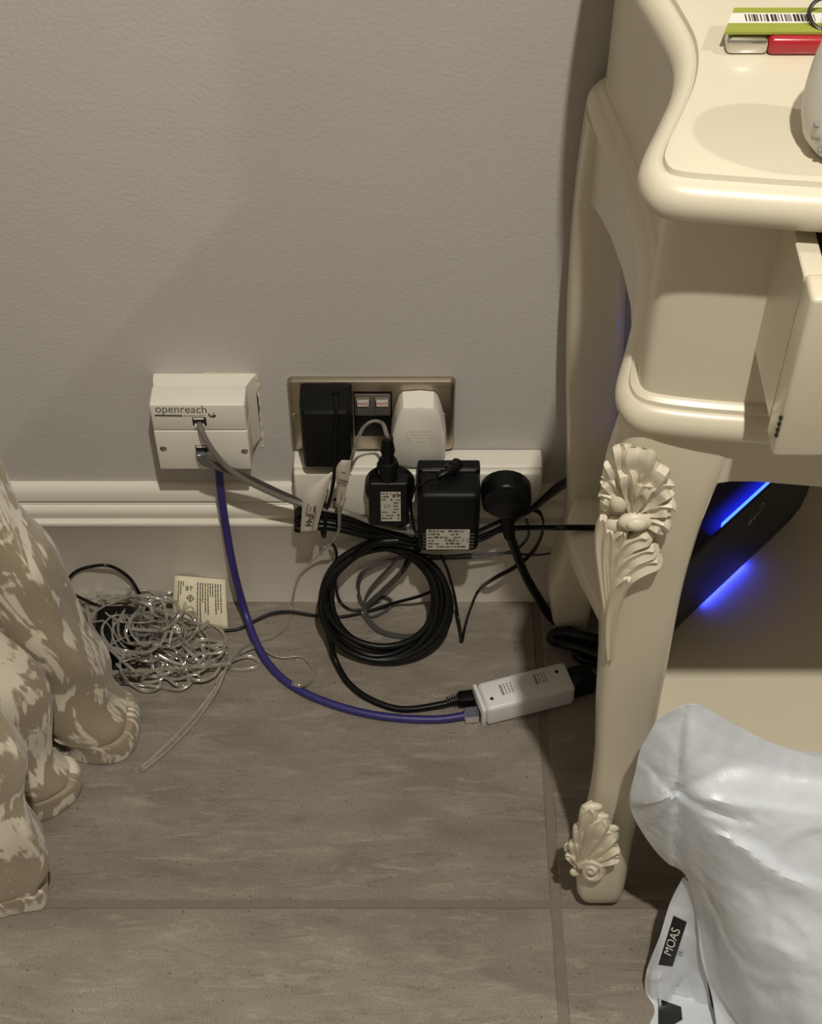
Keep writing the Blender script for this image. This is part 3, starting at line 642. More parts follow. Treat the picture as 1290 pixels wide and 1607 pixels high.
# black control box under the heap
fx0, fx1, fy0 = F(152, 1053).x, F(209, 1053).x, F(180, 1053).y
c = thing('light_control_box', 'black plastic control box half buried under the clear wire by the curtain', 'control box', V(((fx0 + fx1) / 2, fy0 + .025, 0)))
obj('body', box((fx0, fy0, 0), (fx1, fy0 + .052, .038), .003, 3), M['black'], c)
obj('lid', box((fx0 + .002, fy0 + .002, .0375), (fx1 - .002, fy0 + .05, .0400), .001, 2), M['blackg'], c)
obj('button', cyl((fx1 - .010, fy0 + .012, .0399), (0, 0, 1), .003, .0012, 14, bev=.0004), M['rock'], c)
obj('cord', tube([V((fx0 + .006, fy0 + .053, .03)), F(103, 925, .034), F(110, 905, .046), F(128, 893, .056), P(160, 887, -.026), P(182, 892, -.024), P(204, 908, -.024), F(219, 932, .020), F(226, 950, .010), F(240, 966, .004), F(262, 985, .003), F(300, 992, .003)], .0017), M['cableb'], c)

# paper instruction label on the floor leaning on the skirting
la, lb2, lc2, ld2 = P(274, 903, SK - .0012), P(354, 909, SK - .0012), F(358, 989, .0012), F(271, 976, .0012)
bm = bmesh.new(); N = 8; g = []
for i in range(N + 1):
    row = []
    for j in range(N + 1):
        u, v_ = i / N, j / N
        p = la.lerp(lb2, u).lerp(ld2.lerp(lc2, u), v_)
        p += V((0, -.0035, .003)) * math.sin(v_ * math.pi) * .8 + V((0, -.001, .0012)) * math.sin(u * 6.3) * (1 - v_ * .4)
        p.z = max(p.z, .0006); p.y = min(p.y, SK - .0006)
        row.append(bm.verts.new(p))
    g.append(row)
for i in range(N):
    for j in range(N): bm.faces.new((g[i][j], g[i][j + 1], g[i + 1][j + 1], g[i + 1][j]))
bm.normal_update()
grid = [[v.co.copy() for v in r] for r in g]
pap = base(obj('paper_label', bm, M['paper'])); tag(pap, 'cream paper label with rows of small print, propped between floor and skirting', 'label')
md = pap.modifiers.new('thick', 'SOLIDIFY'); md.thickness = .0003
def LP(u, v_):
    i = min(N - 1, int(u * N)); j = min(N - 1, int(v_ * N)); a, b_ = u * N - i, v_ * N - j
    p = grid[i][j].lerp(grid[i + 1][j], a).lerp(grid[i][j + 1].lerp(grid[i + 1][j + 1], a), b_)
    return p + V((0, -.0006, .0006))
bm = bmesh.new()
def pq(u0, v0, u1, v1):
    k = max(1, int(abs(v1 - v0) * N * 1.5)); 
    for s in range(k):
        va, vb = v0 + (v1 - v0) * s / k, v0 + (v1 - v0) * (s + 1) / k
        bm.faces.new([bm.verts.new(LP(u, v_)) for u, v_ in ((u0, va), (u0, vb), (u1, vb), (u1, va))])
rnd = random.Random(4)
for u, v1 in ((.085, .53), (.13, .38), (.175, .2), (.45, .9), (.50, .92), (.545, .5), (.595, .7), (.645, .74), (.69, .36), (.735, .36), (.79, .7), (.835, .6), (.89, .66)):
    v_ = .10
    while v_ < v1:
        l = rnd.uniform(.02, .09); pq(u, v_, u + .020, min(v_ + l, v1)); v_ += l + .012
pq(.235, .19, .25, .28); pq(.262, .19, .285, .28)
for a in range(4):
    for k in range(6):
        x = .325 + (.068 * (1 - k / 6) if a % 2 == 0 else -.068 * (k / 6)) * (1 if a < 2 else -1) if False else 0
dm = [(.325, .36), (.39, .43), (.325, .50), (.26, .43)]
for q in range(4):
    a, b_ = dm[q], dm[(q + 1) % 4]
    for k in range(6): u, v_ = a[0] + (b_[0] - a[0]) * k / 6, a[1] + (b_[1] - a[1]) * k / 6; pq(u - .006, v_ - .008, u + .009, v_ + .010)
pq(.31, .405, .34, .455)
for k in range(7):
    a = math.pi * k / 6
    for cv in (.66, .76): u, v_ = .325 + .055 * math.cos(a), cv - .055 * math.sin(a); pq(u - .008, v_ - .008, u + .008, v_ + .01)
pq(.32, .70, .332, .76)
pq(.31, .19, .35, .205); pq(.325, .2, .34, .28); pq(.345, .2, .375, .215)
obj('print', bm, M['ink'], pap, smooth=False)

# white IP44 tag on the clear wire (folded strip, two leaves)
def paper_strip(rows, m, name, parent, n=3):
    bm = bmesh.new(); L_ = smooth_path([r[0] for r in rows], n); R_ = smooth_path([r[1] for r in rows], n)
    a = [bm.verts.new(p) for p in L_]; b_ = [bm.verts.new(p) for p in R_]
    for i in range(len(a) - 1): bm.faces.new((a[i], a[i + 1], b_[i + 1], b_[i]))
    o = obj(name, bm, M[m], parent)
    md = o.modifiers.new('thick', 'SOLIDIFY'); md.thickness = .00035
    return o
tg = thing('wire_tag', 'white folded paper tag printed IP44 in front of the black cable bundle', 'tag', P(490, 838, -.060))
f1 = [(P(471, 839, -.062), P(496.5, 837.5, -.062)), (P(473, 815, -.063), P(501, 815, -.063)), (P(477, 780, -.064), P(508, 790, -.064)), (P(495, 760, -.064), P(515, 765, -.063)), (P(519, 741, -.061), P(522, 741, -.061))]
f2 = [(P(527, 795, -.058), P(537, 800, -.060)), (P(529, 770, -.061), P(542, 775, -.063)), (P(527, 745, -.064), P(548, 750, -.066)), (P(529, 731, -.066), P(551, 727, -.068)), (P(536, 722, -.068), P(551, 722.5, -.068))]
paper_strip(f1, 'tagm', 'front_leaf', tg); paper_strip(f2, 'tagm', 'back_leaf', tg)
dn = (P(482, 832, -.0626) - P(489, 797, -.0645)).normalized()
text('lettering', 'IP44', .0098, M['ink'], tg, P(485, 816, -.0642), dn, dn.cross(V((0, 1, 0))), wide=1.15)
ax = dn; ay = dn.cross(V((0, 1, 0)))
marks('small_print', [(-.014 + k * .0026, .0042, -.0123 + k * .0026, .0051) for k in range(11)] + [(-.024 + k * .0026, -.0040, -.0222 + k * .0026, -.003) for k in range(7)] + [(-.020, -.001, -.012, -.0002)] + [(-.021, .002, -.013, .0042)], M['inkg'], tg, P(485, 816, -.0645), ax, ay)
marks('small_print', [(-.0045, k * .0042, .0045, k * .0042 + .0014) for k in (-1, 0, 2.4)], M['inkg'], tg, P(538, 755, -.0662), (1, 0, -.35), (.2, 0, 1))

# ------------------------------------------------------------------ cream cabinet
CXM = .43                                                    # mirror plane of the cabinet
cab = thing('cream_cabinet', 'cream painted French style cabinet with carved cabriole legs against the wall', 'cabinet', (CXM, -.19, 0))
def mirror(pts): return [V((2 * CXM - p.x, p.y, p.z)) for p in pts]
def plan(off, fr=0.0):       # serpentine outline, left half then mirrored; off = outward offset of the left side and front
    left = [(.135, -.012), (.1275, -.030), (.133, -.075), (.1425, -.135), (.1465, -.195), (.1435, -.240), (.134, -.283), (.124, -.318), (.1225, -.334), (.1275, -.3465), (.140, -.3535), (.170, -.359), (.215, -.3635), (.285, -.368), (.36, -.370), (CXM, -.3705)]
    L_ = smooth_path([V((x, y, 0)) for x, y in left], 4)
    out = []
    for i, p in enumerate(L_):
        a = L_[max(0, i - 1)]; b_ = L_[min(len(L_) - 1, i + 1)]; d = (b_ - a).normalized(); nrm = V((d.y, -d.x, 0))
        out.append(p + nrm * off)
    for q in out: q.y = min(q.y, -.003)
    return out + list(reversed(mirror(out[:-1])))
def plan_loft(levels, name, m, label=None, parent=cab):
    bm = bmesh.new(); rings = [[V((p.x, p.y, z)) for p in plan(o_)] for o_, z in levels]
    loft(bm, rings); bmesh.ops.remove_doubles(bm, verts=bm.verts[:], dist=1e-6)
    return obj(name, fixn(bm), m, parent, label)
# top with thumb moulding: serpentine a little different from the body
def top_plan(off):
    left = [(.130, -.004), (.124, -.060), (.1215, -.12), (.1265, -.175), (.136, -.218), (.1415, -.252), (.1375, -.283), (.1265, -.314), (.1165, -.340), (.1135, -.356), (.118, -.3695), (.130, -.3765), (.157, -.3805), (.20, -.3855), (.27, -.392), (.35, -.396), (CXM, -.397)]
    L_ = smooth_path([V((x, y, 0)) for x, y in left], 4); out = []
    for i, p in enumerate(L_):
        a = L_[max(0, i - 1)]; b_ = L_[min(len(L_) - 1, i + 1)]; d = (b_ - a).normalized()
        out.append(p + V((d.y, -d.x, 0)) * off)
    for q in out: q.y = min(q.y, -.002)
    return out + list(reversed(mirror(out[:-1])))
TZ = .795
bm = bmesh.new()
lv = [(-.016, TZ - .026), (-.008, TZ - .026), (-.0035, TZ - .0245), (-.0005, TZ - .020), (.0005, TZ - .014), (-.001, TZ - .009), (-.0045, TZ - .0052), (-.0085, TZ - .0036), (-.0105, TZ - .0032), (-.0115, TZ - .0004), (-.0130, TZ)]
loft(bm, [[V((p.x, p.y, z)) for p in top_plan(o_)] for o_, z in lv])
obj('top', fixn(bm), M['cream'], cab)
plan_loft([(-.011, .600), (-.011, TZ - .0265)], 'body', M['cream'])
plan_loft([(-.013, .594), (-.006, .594), (-.002, .596), (.0005, .601), (.001, .606), (-.0005, .611), (-.004, .6145), (-.006, .6152), (-.0066, .618), (-.009, .6195), (-.0105, .6205), (-.0125, .6205)], 'base_moulding', M['cream'])

# legs: rounded-square sections through (z, x0, x1, y0, y1)
def leg(secs, name='leg', flip=False, label=None):
    S_ = []
    zs_ = [s[0] for s in secs]; zz = []
    n = 44; out = []
    for k in range(n + 1):
        z = zs_[0] + (zs_[-1] - zs_[0]) * k / n
        i = max(j for j in range(len(secs)) if zs_[j] <= z + 1e-9); i = min(i, len(secs) - 2)
        t_ = (z - zs_[i]) / (zs_[i + 1] - zs_[i])
        vals = []
        for c in range(1, 5):
            p1, p2 = secs[i][c], secs[i + 1][c]
            m1 = (secs[i + 1][c] - secs[i - 1][c]) / (zs_[i + 1] - zs_[i - 1]) if i > 0 else (p2 - p1) / (zs_[i + 1] - zs_[i])
            m2 = (secs[i + 2][c] - secs[i][c]) / (zs_[i + 2] - zs_[i]) if i + 2 < len(secs) else (p2 - p1) / (zs_[i + 1] - zs_[i])
            h = zs_[i + 1] - zs_[i]; a = t_
            vals.append((2 * a ** 3 - 3 * a * a + 1) * p1 + (a ** 3 - 2 * a * a + a) * h * m1 + (-2 * a ** 3 + 3 * a * a) * p2 + (a ** 3 - a * a) * h * m2)
        x0, x1, y0, y1 = vals
        r_ = min(x1 - x0, y1 - y0) * .24
        ring = []
        for cx, cy, a0 in ((x1 - r_, y1 - r_, 0), (x0 + r_, y1 - r_, 90), (x0 + r_, y0 + r_, 180), (x1 - r_, y0 + r_, 270)):
            for q in range(5):
                a = math.radians(a0 + 22.5 * q); x = cx + r_ * math.cos(a); 
                ring.append(V(((2 * CXM - x) if flip else x, cy + r_ * math.sin(a), z)))
        out.append(ring)
    bm = bmesh.new(); loft(bm, out)
    return obj(name, fixn(bm), M['cream'], cab, label)
front = [(0, .1575, .1765, -.346, -.328), (.0025, .1535, .1800, -.350, -.324), (.008, .149, .1825, -.3545, -.320), (.03, .143, .1835, -.360, -.317), (.065, .142, .1835, -.360, -.317), (.10, .1435, .183, -.357, -.317), (.15, .1455, .1845, -.352, -.318), (.21, .1445, .185, -.349, -.317), (.28, .1395, .1835, -.349, -.313), (.36, .1345, .1825, -.351, -.311), (.44, .1275, .1815, -.3525, -.309), (.495, .1225, .1835, -.354, -.308), (.535, .1225, .1875, -.354, -.306), (.565, .1265, .194, -.352, -.304), (.598, .1330, .200, -.349, -.300)]
back = [(0, .143, .177, -.055, -.012), (.03, .1385, .178, -.058, -.012), (.065, .1335, .178, -.060, -.012), (.095, .1375, .177, -.056, -.012), (.137, .1445, .178, -.052, -.012), (.19, .143, .180, -.052, -.012), (.25, .139, .181, -.052, -.012), (.33, .1325, .178, -.052, -.012), (.40, .128, .174, -.052, -.012), (.47, .1255, .1685, -.052, -.012), (.54, .125, .166, -.052, -.012), (.598, .127, .166, -.052, -.012)]
for fl in (False, True):
    leg(front, flip=fl); leg(back, flip=fl)
# front and side aprons with shaped lower edge
def apron(top_pts, low, th, name):
    bm = bmesh.new(); rings = []
    for (p, zl, n_) in zip(top_pts, low, th):
        rings.append([V((p.x, p.y, .598)), V((p.x, p.y, zl)), V((p.x + n_.x, p.y + n_.y, zl)), V((p.x + n_.x, p.y + n_.y, .598))])
    loft(bm, rings); return obj(name, fixn(bm), M['cream'], cab)
xs = [.172, .1835, .1855, .1868, .195, .21, .25, .29, .34, .39, CXM]
zl = [.50, .518, .535, .5505, .5525, .553, .5495, .546, .548, .553, .556]
pts = [V((x, -.3495 - .006 * min(1, (x - .172) / .2), 0)) for x in xs]
full = pts + list(reversed(mirror(pts[:-1]))); zfull = zl + list(reversed(zl[:-1]))
apron(full, zfull, [V((0, .016, 0))] * len(full), 'front_apron')
for fl in (False, True):
    ys = [-.044, -.052, -.075, -.11, -.15, -.19, -.23, -.27, -.312]
    xs2 = [.1335, .1335, .1365, .142, .1465, .149, .147, .141, .132]
    zz = [.50, .532, .542, .549, .553, .553, .548, .535, .49]
    pp = [V((x, y, 0)) for x, y in zip(xs2, ys)]
    if fl: pp = mirror(pp)
    apron(pp, zz, [V((-.014 if fl else .014, 0, 0))] * len(pp), 'side_apron')
obj('back_panel', box((.15, -.011, .5), (2 * CXM - .15, -.004, .6), .001, 1), M['cream'], cab)
# lower shelf with concave ends
SZ = .2
cl = smooth_path([V((.150, -.045, 0)), V((.140, -.075, 0)), V((.1395, -.10, 0)), V((.147, -.135, 0)), V((.160, -.175, 0)), V((.170, -.22, 0)), V((.174, -.27, 0)), V((.172, -.32, 0)), V((.178, -.338, 0)), V((.20, -.343, 0)), V((.30, -.348, 0)), V((CXM, -.350, 0))], 4)
ol = [V((.150, -.014, 0))] + cl
ol = ol + list(reversed(mirror(ol[:-1])))
def inset(pl, d):
    c = V((CXM, -.18, 0)); return [V((c.x + (p.x - c.x) * (1 - d / .26), c.y + (p.y - c.y) * (1 - d / .17), 0)) for p in pl]
bm = bmesh.new(); loft(bm, [[V((p.x, p.y, z)) for p in inset(ol, d)] for d, z in ((.003, SZ - .018), (0, SZ - .015), (0, SZ - .003), (.0012, SZ - .0008), (.003, SZ))])
obj('shelf', fixn(bm), M['cream'], cab)
# drawer, pulled open
dx0, dx1, dyf, dz0, dz1 = .1915, 2 * CXM - .1915, -.424, .653, .7635
drw = None
bm = box((dx0, dyf, dz0), (dx1, dyf + .020, dz1), .0028, 3)
drw = obj('drawer', bm, M['cream'], cab)
obj('drawer_side', box((dx0 + .0004, dyf + .0195, dz0 + .008), (dx0 + .012, -.09, dz1 - .003), .001, 1), M['cream'], drw)
obj('drawer_side', box((dx1 - .012, dyf + .0195, dz0 + .008), (dx1 - .0004, -.09, dz1 - .003), .001, 1), M['cream'], drw)
obj('drawer_floor', box((dx0 + .014, dyf + .0195, dz0 + .012), (dx1 - .014, -.09, dz0 + .018)), M['cream'], drw)
obj('knob', tube([V((CXM, dyf, .708)), V((CXM, dyf - .008, .708)), V((CXM, dyf - .014, .708)), V((CXM, dyf - .022, .708)), V((CXM, dyf - .026, .708))], lambda u: [.006, .005, .009, .014, .012][min(4, int(u * 4.99))], seg=18, n=3), M['chrome'], drw)
obj('scuff', tube([V((dx0 - .0002, dyf + .001, .668)), V((dx0 - .0002, dyf + .0006, .676)), V((dx0 - .0002, dyf + .0008, .684))], lambda u: .0007 + .0006 * math.sin(u * 23), seg=6), M['dark'], drw, label='dark chipped edge')
# drawer opening in the body front: dark box coloured as the shade inside
obj('drawer_shade_box', box((dx0 + .006, -.3605, dz0 + .010), (dx1 - .006, -.340, dz1 + .004)), M['gap_shade'], cab, label='dark box painted as the shade in the open drawer slot')

# carved acanthus on knee and foot
def leaf(bm, pts, wd, hgt, n=4):
    p = smooth_path(pts, n); m_ = len(p); rings = []
    for i in range(m_):
        a = p[max(0, i - 1)]; b_ = p[min(m_ - 1, i + 1)]; t_ = (b_ - a).normalized()
        nrm = V((-.25, -1, .15)).normalized(); nrm = (nrm - t_ * nrm.dot(t_)).normalized(); s_ = t_.cross(nrm)
        u = i / (m_ - 1); w_ = wd * (.38 + .62 * math.sin(min(1, u * 1.15) * math.pi * .62)) * (1 if u < .9 else 1 - (u - .9) * 5)
        h_ = hgt * (.6 + .5 * u)
        rings.append([p[i] + s_ * (w_ * q) + nrm * (h_ * r_) for q, r_ in ((-1, -.6), (-.95, .35), (-.62, .95), (-.25, .55), (0, .38), (.25, .55), (.62, .95), (.95, .35), (1, -.6), (0, -1.2))])
    loft(bm, rings)
def carving(leaves, balls, name, label=None):
    bm = bmesh.new()
    for pts, wd, h in leaves: leaf(bm, pts, wd, h)
    for c, r_, sx, sy, sz in balls: merge(bm, ball(c, r_, sx, sy, sz))
    o = obj(name, fixn(bm), M['carve'], cab, label)
    return o
K = lambda x, y, d=0: P(x, y, -.3565 - d + .00022 * max(0, 990 - x) * .8)
fl_c = (992, 806)
leaves = []
for (x, y, wd, h) in ((974, 696, .0062, .005), (1004, 701, .0105, .0065), (1034, 728, .0095, .006), (1047, 762, .0078, .006), (1051, 795, .0068, .005), (1043, 827, .0062, .0045), (958, 722, .006, .0035), (950, 750, .0055, .0035), (946, 778, .005, .003), (985, 738, .006, .007), (1014, 762, .0055, .007)):
    mx, my = (x * .55 + fl_c[0] * .45), (y * .55 + fl_c[1] * .45)
    leaves.append(([K(fl_c[0] + (x - fl_c[0]) * .12, fl_c[1] + (y - fl_c[1]) * .12, 0.001), K(mx, my, .003), K(x * .85 + fl_c[0] * .15, y * .85 + fl_c[1] * .15, .007), K(x, y, .004)], wd, h))
for path, wd, h in (([(958, 930), (965, 890), (985, 858), (1008, 846), (1020, 842)], .0062, .0045), ([(959, 945), (970, 905), (990, 880), (1013, 868), (1030, 862)], .0062, .0045), ([(960, 965), (972, 925), (990, 901), (1015, 886), (1036, 879)], .0066, .005),
                    ([(957, 1034), (957, 1000), (961, 960), (972, 925), (985, 905)], .0052, .004), ([(956, 1000), (953, 950), (948, 900), (944, 850), (947, 812)], .0048, .0035), ([(957, 960), (955, 915), (955, 870), (958, 830)], .0045, .004), ([(957, 940), (963, 890), (970, 850), (980, 832)], .004, .004)):
    leaves.append(([K(x, y, .001 + .005 * (k / (len(path) - 1))) for k, (x, y) in enumerate(path)], wd, h))
balls = [(K(997, 818, .005), .0088, 1.25, .6, .85), (K(999, 822, .0085), .0056, 1.2, .7, .85), (K(972, 786, .005), .0068, .9, .8, 1.3), (K(966, 822, .003), .006, 1, .7, 1.1), (K(952, 790, .001), .0055, .8, .7, 1.2), (K(978, 752, .003), .005, .8, .7, 1.4)]
carving(leaves, balls, 'knee_carving', 'carved acanthus and flower on the front knee')
G = lambda x, y, d=0: P(x, y, -.3625 - d + .00022 * max(0, 935 - x))
lv = []
og = (908, 1362)
for (x, y, wd, h) in ((926, 1266, .0075, .005), (945, 1284, .0085, .006), (962, 1303, .0088, .006), (968, 1323, .0082, .006), (968, 1342, .0072, .005), (908, 1295, .005, .004), (899, 1318, .0045, .004), (893, 1340, .004, .004)):
    lv.append(([G(og[0] + (x - og[0]) * .1, og[1] + (y - og[1]) * .1), G((x + og[0]) / 2, (y + og[1]) / 2, .002), G(x * .8 + og[0] * .2, y * .8 + og[1] * .2, .005), G(x, y, .003)], wd, h))
sp = []
for k in range(15):
    a = math.radians(150 - k * 42); r_ = 20 - k * 1.25
    sp.append(G(929 + r_ * math.cos(a), 1366 - r_ * math.sin(a) * .85, .003 + .0003 * k))
bl = [(G(929, 1367, .006), .0042, 1, .8, 1), (G(903, 1368, .0), .0055, .9, .6, 1.1), (G(962, 1300, .003), .0052, 1, .5, .8), (G(891, 1330, -.001), .005, .7, .7, 1.5)]
for qx, qy, rad_, tl_ in ((930, 1266, .0052, .6), (944, 1281, .004, .6)):
    c_ = G(qx, qy, .002); bl.append((c_, rad_, 1.6, .7, .75))
bm = bmesh.new()
for pts, wd, h in lv: leaf(bm, pts, wd, h)
add_tube(bm, sp, lambda u: .0038 - .0012 * u, seg=8, n=3)
for c, r_, sx, sy, sz in bl: merge(bm, ball(c, r_, sx, sy, sz))
obj('foot_carving', fixn(bm), M['carve'], cab, 'carved shell scroll on the front foot')
for nm in ('knee_carving', 'foot_carving'):           # the same carvings, mirrored, on the far front leg
    src = bpy.data.objects[nm]; bm = bmesh.new(); bm.from_mesh(src.data); bm.transform(world_of(cab))
    for v in bm.verts: v.co.x = 2 * CXM - v.co.x
    bmesh.ops.reverse_faces(bm, faces=bm.faces[:]); obj(nm, bm, M['carve'], cab, src['label'])

# ------------------------------------------------------------------ broadband hub on the shelf
h0 = F(1050, 1005, SZ); h1 = F(1232, 833, SZ); hx = (h1 - h0).normalized(); hy = V((-hx.y, hx.x, 0)); HL0, HL1 = -.045, (h1 - h0).length + .030; HT, HH = .046, .098
hub = thing('broadband_hub', 'black broadband hub with glowing blue strip standing aslant on the cream shelf', 'router', h0 + hx * .1 + hy * HT / 2)
def fade_material():       # emission painted as the strip's glow on the hub top, fading with distance
    m = M['glow_spill']; nt = m.node_tree; b = nt.nodes['Principled BSDF']; tc = nt.nodes.new('ShaderNodeTexCoord')
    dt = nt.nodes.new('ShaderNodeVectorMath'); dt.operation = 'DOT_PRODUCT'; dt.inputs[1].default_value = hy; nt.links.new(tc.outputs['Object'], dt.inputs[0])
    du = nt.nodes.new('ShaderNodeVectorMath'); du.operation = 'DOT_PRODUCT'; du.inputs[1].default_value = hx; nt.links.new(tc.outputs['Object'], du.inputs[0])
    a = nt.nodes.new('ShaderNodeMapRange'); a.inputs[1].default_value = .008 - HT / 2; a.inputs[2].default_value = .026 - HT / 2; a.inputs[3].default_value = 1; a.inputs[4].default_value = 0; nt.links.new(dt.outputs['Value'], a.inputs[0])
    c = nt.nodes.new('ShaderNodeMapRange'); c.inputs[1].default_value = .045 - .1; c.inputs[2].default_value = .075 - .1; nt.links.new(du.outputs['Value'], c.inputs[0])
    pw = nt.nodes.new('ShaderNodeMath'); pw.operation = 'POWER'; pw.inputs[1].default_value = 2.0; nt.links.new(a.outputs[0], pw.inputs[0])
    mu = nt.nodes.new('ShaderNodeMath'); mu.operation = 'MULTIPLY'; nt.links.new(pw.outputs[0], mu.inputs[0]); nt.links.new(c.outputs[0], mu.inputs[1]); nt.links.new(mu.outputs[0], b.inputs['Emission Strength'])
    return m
bm = bmesh.new()
def hring(u, zb_, zt_, y0, y1): 
    return [h0 + hx * u + hy * y + uz * z for y, z in ((y0, zb_ + .004), (y0 + .002, zb_), (y1 - .002, zb_), (y1, zb_ + .004), (y1, zt_ - .012), (y1 - .004, zt_ - .009), (y0 + .006, zt_ - .009), (y0 + .004, zt_ - .0005), (y0 + .001, zt_), (y0, zt_ - .001))]
loft(bm, [hring(HL0, .014, HH, .003, HT - .003), hring(HL0 + .012, .006, HH, 0, HT), hring(HL1 - .044, .006, HH, 0, HT), hring(HL1 - .026, .007, HH, 0, HT), hring(HL1 - .011, .012, HH, 0, HT - .001), hring(HL1 - .003, .024, HH, .001, HT - .002), hring(HL1, .034, HH - .002, .003, HT - .004)])
obj('shell', fixn(bm), M['hub'], hub)
bm = bmesh.new(); obox(bm, h0 + uz * HH, hx, hy, uz, V((.06, .0064, -.0088)), V((HL1 - .03, .0078, -.0030)), .0006, 1); obj('light_strip', bm, M['glow'], hub, label='glowing blue light strip')
bm = bmesh.new(); obox(bm, h0 + uz * HH, hx, hy, uz, V((.03, .0078, -.0089)), V((HL1 - .025, .034, -.0082)), 0); obj('painted_strip_glow', bm, fade_material(), hub, label='blue glow of the strip, painted as emission on the hub top behind it')
bm = bmesh.new(); obox(bm, h0, hx, hy, uz, V((.050, .0030, .0053)), V((.112, .0068, .0063)), 0); obj('underside_light', bm, M['glow2'], hub, label='blue light under the front edge')
bm = bmesh.new(); obox(bm, h0, hx, hy, uz, V((-.02, .012, 0)), V((.11, .04, .0065)), .0005, 1); obj('foot', bm, M['black'], hub, label='dark rubber foot')
lo_ = PL(1180, 816, h0, hy); text('logo_lettering', 'BT', .0085, M['silver'], hub, lo_, hx, uz, wide=1.2, th=.0005)
lo_ = PL(1192, 798, h0, hy); marks('logo_ring', ring_rects(0, 0, .0055, .0004, 40, -1.9, 2.2), M['silver'], hub, lo_, hx, uz, th=.0005)

# ------------------------------------------------------------------ things on the cabinet top
tz = TZ
a = F(1152, 13, tz + .012); b_ = F(1137, 51, tz + .012); tl = .085
t = thing('barcode_tag', 'green and white plastic key tag with a barcode, on the cream cabinet top', 'tag', V((a.x + .04, (a.y + b_.y) / 2, tz + .0104)))
def slab(y0, y1, m, nm, z0=.0108, z1=.0124):
    xa = lambda yy: a.x + (b_.x - a.x) * (yy - a.y) / (b_.y - a.y)
    bm = bmesh.new(); loft(bm, [[V((xa(y0), y0, z)), V((a.x + tl, y0, z)), V((a.x + tl, y1, z)), V((xa(y1), y1, z))] for z in (tz + z0, tz + z1)])
    return obj(nm, fixn(bm), m, t, smooth=False)
dy = b_.y - a.y
slab(a.y, a.y + dy * .22, M['green'], 'green_band'); slab(a.y + dy * .22, a.y + dy * .64, M['rockw'], 'white_band'); slab(a.y + dy * .64, a.y + dy, M['green'], 'green_band')
rb = []; x = .0045; rnd = random.Random(9)
while x < .041:
    w_ = rnd.choice((.0004, .0007, .0013)); rb.append((x, -.0032, x + w_, .0036)); x += w_ + rnd.choice((.0005, .0008, .0012))
marks('barcode', rb, M['ink'], t, V((a.x, a.y + dy * .44, tz + .0124)), (1, 0, 0), (0, 1, 0))
t = thing('red_key_fob', 'red plastic fob with silver end lying under the barcode tag', 'fob', F(1215, 66, tz))
c0, c1 = F(1139, 66, tz + .005), F(1330, 68, tz + .005)
obj('silver_end', box((c0.x, c0.y - .0052, tz + .0004), (c0.x + .022, c0.y + .006, tz + .0096), .0025, 2), M['chrome'], t)
obj('red_body', box((c0.x + .0215, c0.y - .006, tz), (c0.x + .075, c0.y + .007, tz + .0104), .003, 3), M['redp'], t)
t = thing('key_ring', 'dark metal split ring threaded by the end of the barcode tag', 'ring', F(1296, 30, tz))
rc = F(1302, 26, tz + .015); bm = bmesh.new()
add_tube(bm, [rc + V((.011 * math.cos(q), .009 * math.sin(q), .0046 * math.sin(q) + .0012)) for q in [k * math.pi / 8 for k in range(16)]], .0011, seg=8, closed=True, n=3)
obj('ring', fixn(bm), M['ringd'], t)
bm = bmesh.new(); obox(bm, rc + V((-.004, -.004, -.001)), V((1, -.3, 0)).normalized(), V((.3, 1, 0)).normalized(), uz, V((0, -.006, -.001)), V((.02, .006, .001)), .0006, 2); obj('key_head', bm, M['ringd'], t)
# white rounded device, cut by the right edge of the photograph
from mathutils.bvhtree import BVHTree
t = thing('white_rounded_device', 'white rounded plastic device with small vents at right edge of cabinet top', 'device', F(1335, 215, tz))
dc = F(1316, 232, tz); bm = bmesh.new(); rings = []
for k in range(11):
    u = k / 10; z = tz + .0006 + .076 * u; s_ = math.sqrt(max(.02, 1 - (2 * (u * .94 + .03) - 1) ** 2)) ** .62
    rings.append([V((dc.x + .010 * u + .026 * s_ * math.cos(q), dc.y + .004 * u + .028 * s_ * math.sin(q), z)) for q in [i * math.pi / 14 for i in range(28)]])
loft(bm, rings); fixn(bm); dbv = BVHTree.FromBMesh(bm); obj('shell', bm, M['dev'], t)
def on_dev(x, y):
    h = dbv.ray_cast(CAM, ray(x, y).normalized())[0]; return h if h else P(x, y, dc.y - .03)
for x, y, r_ in ((1282, 196, .0016), (1287, 236, .0013)):
    obj('vent', ball(on_dev(x, y), r_, 1.2, 1, .9, 10), M['emboss'], t)
bm = bmesh.new(); add_tube(bm, [on_dev(1275, 215), on_dev(1281, 217), on_dev(1287, 218)], .0011, seg=6); obj('vent_slot', fixn(bm), M['emboss'], t)

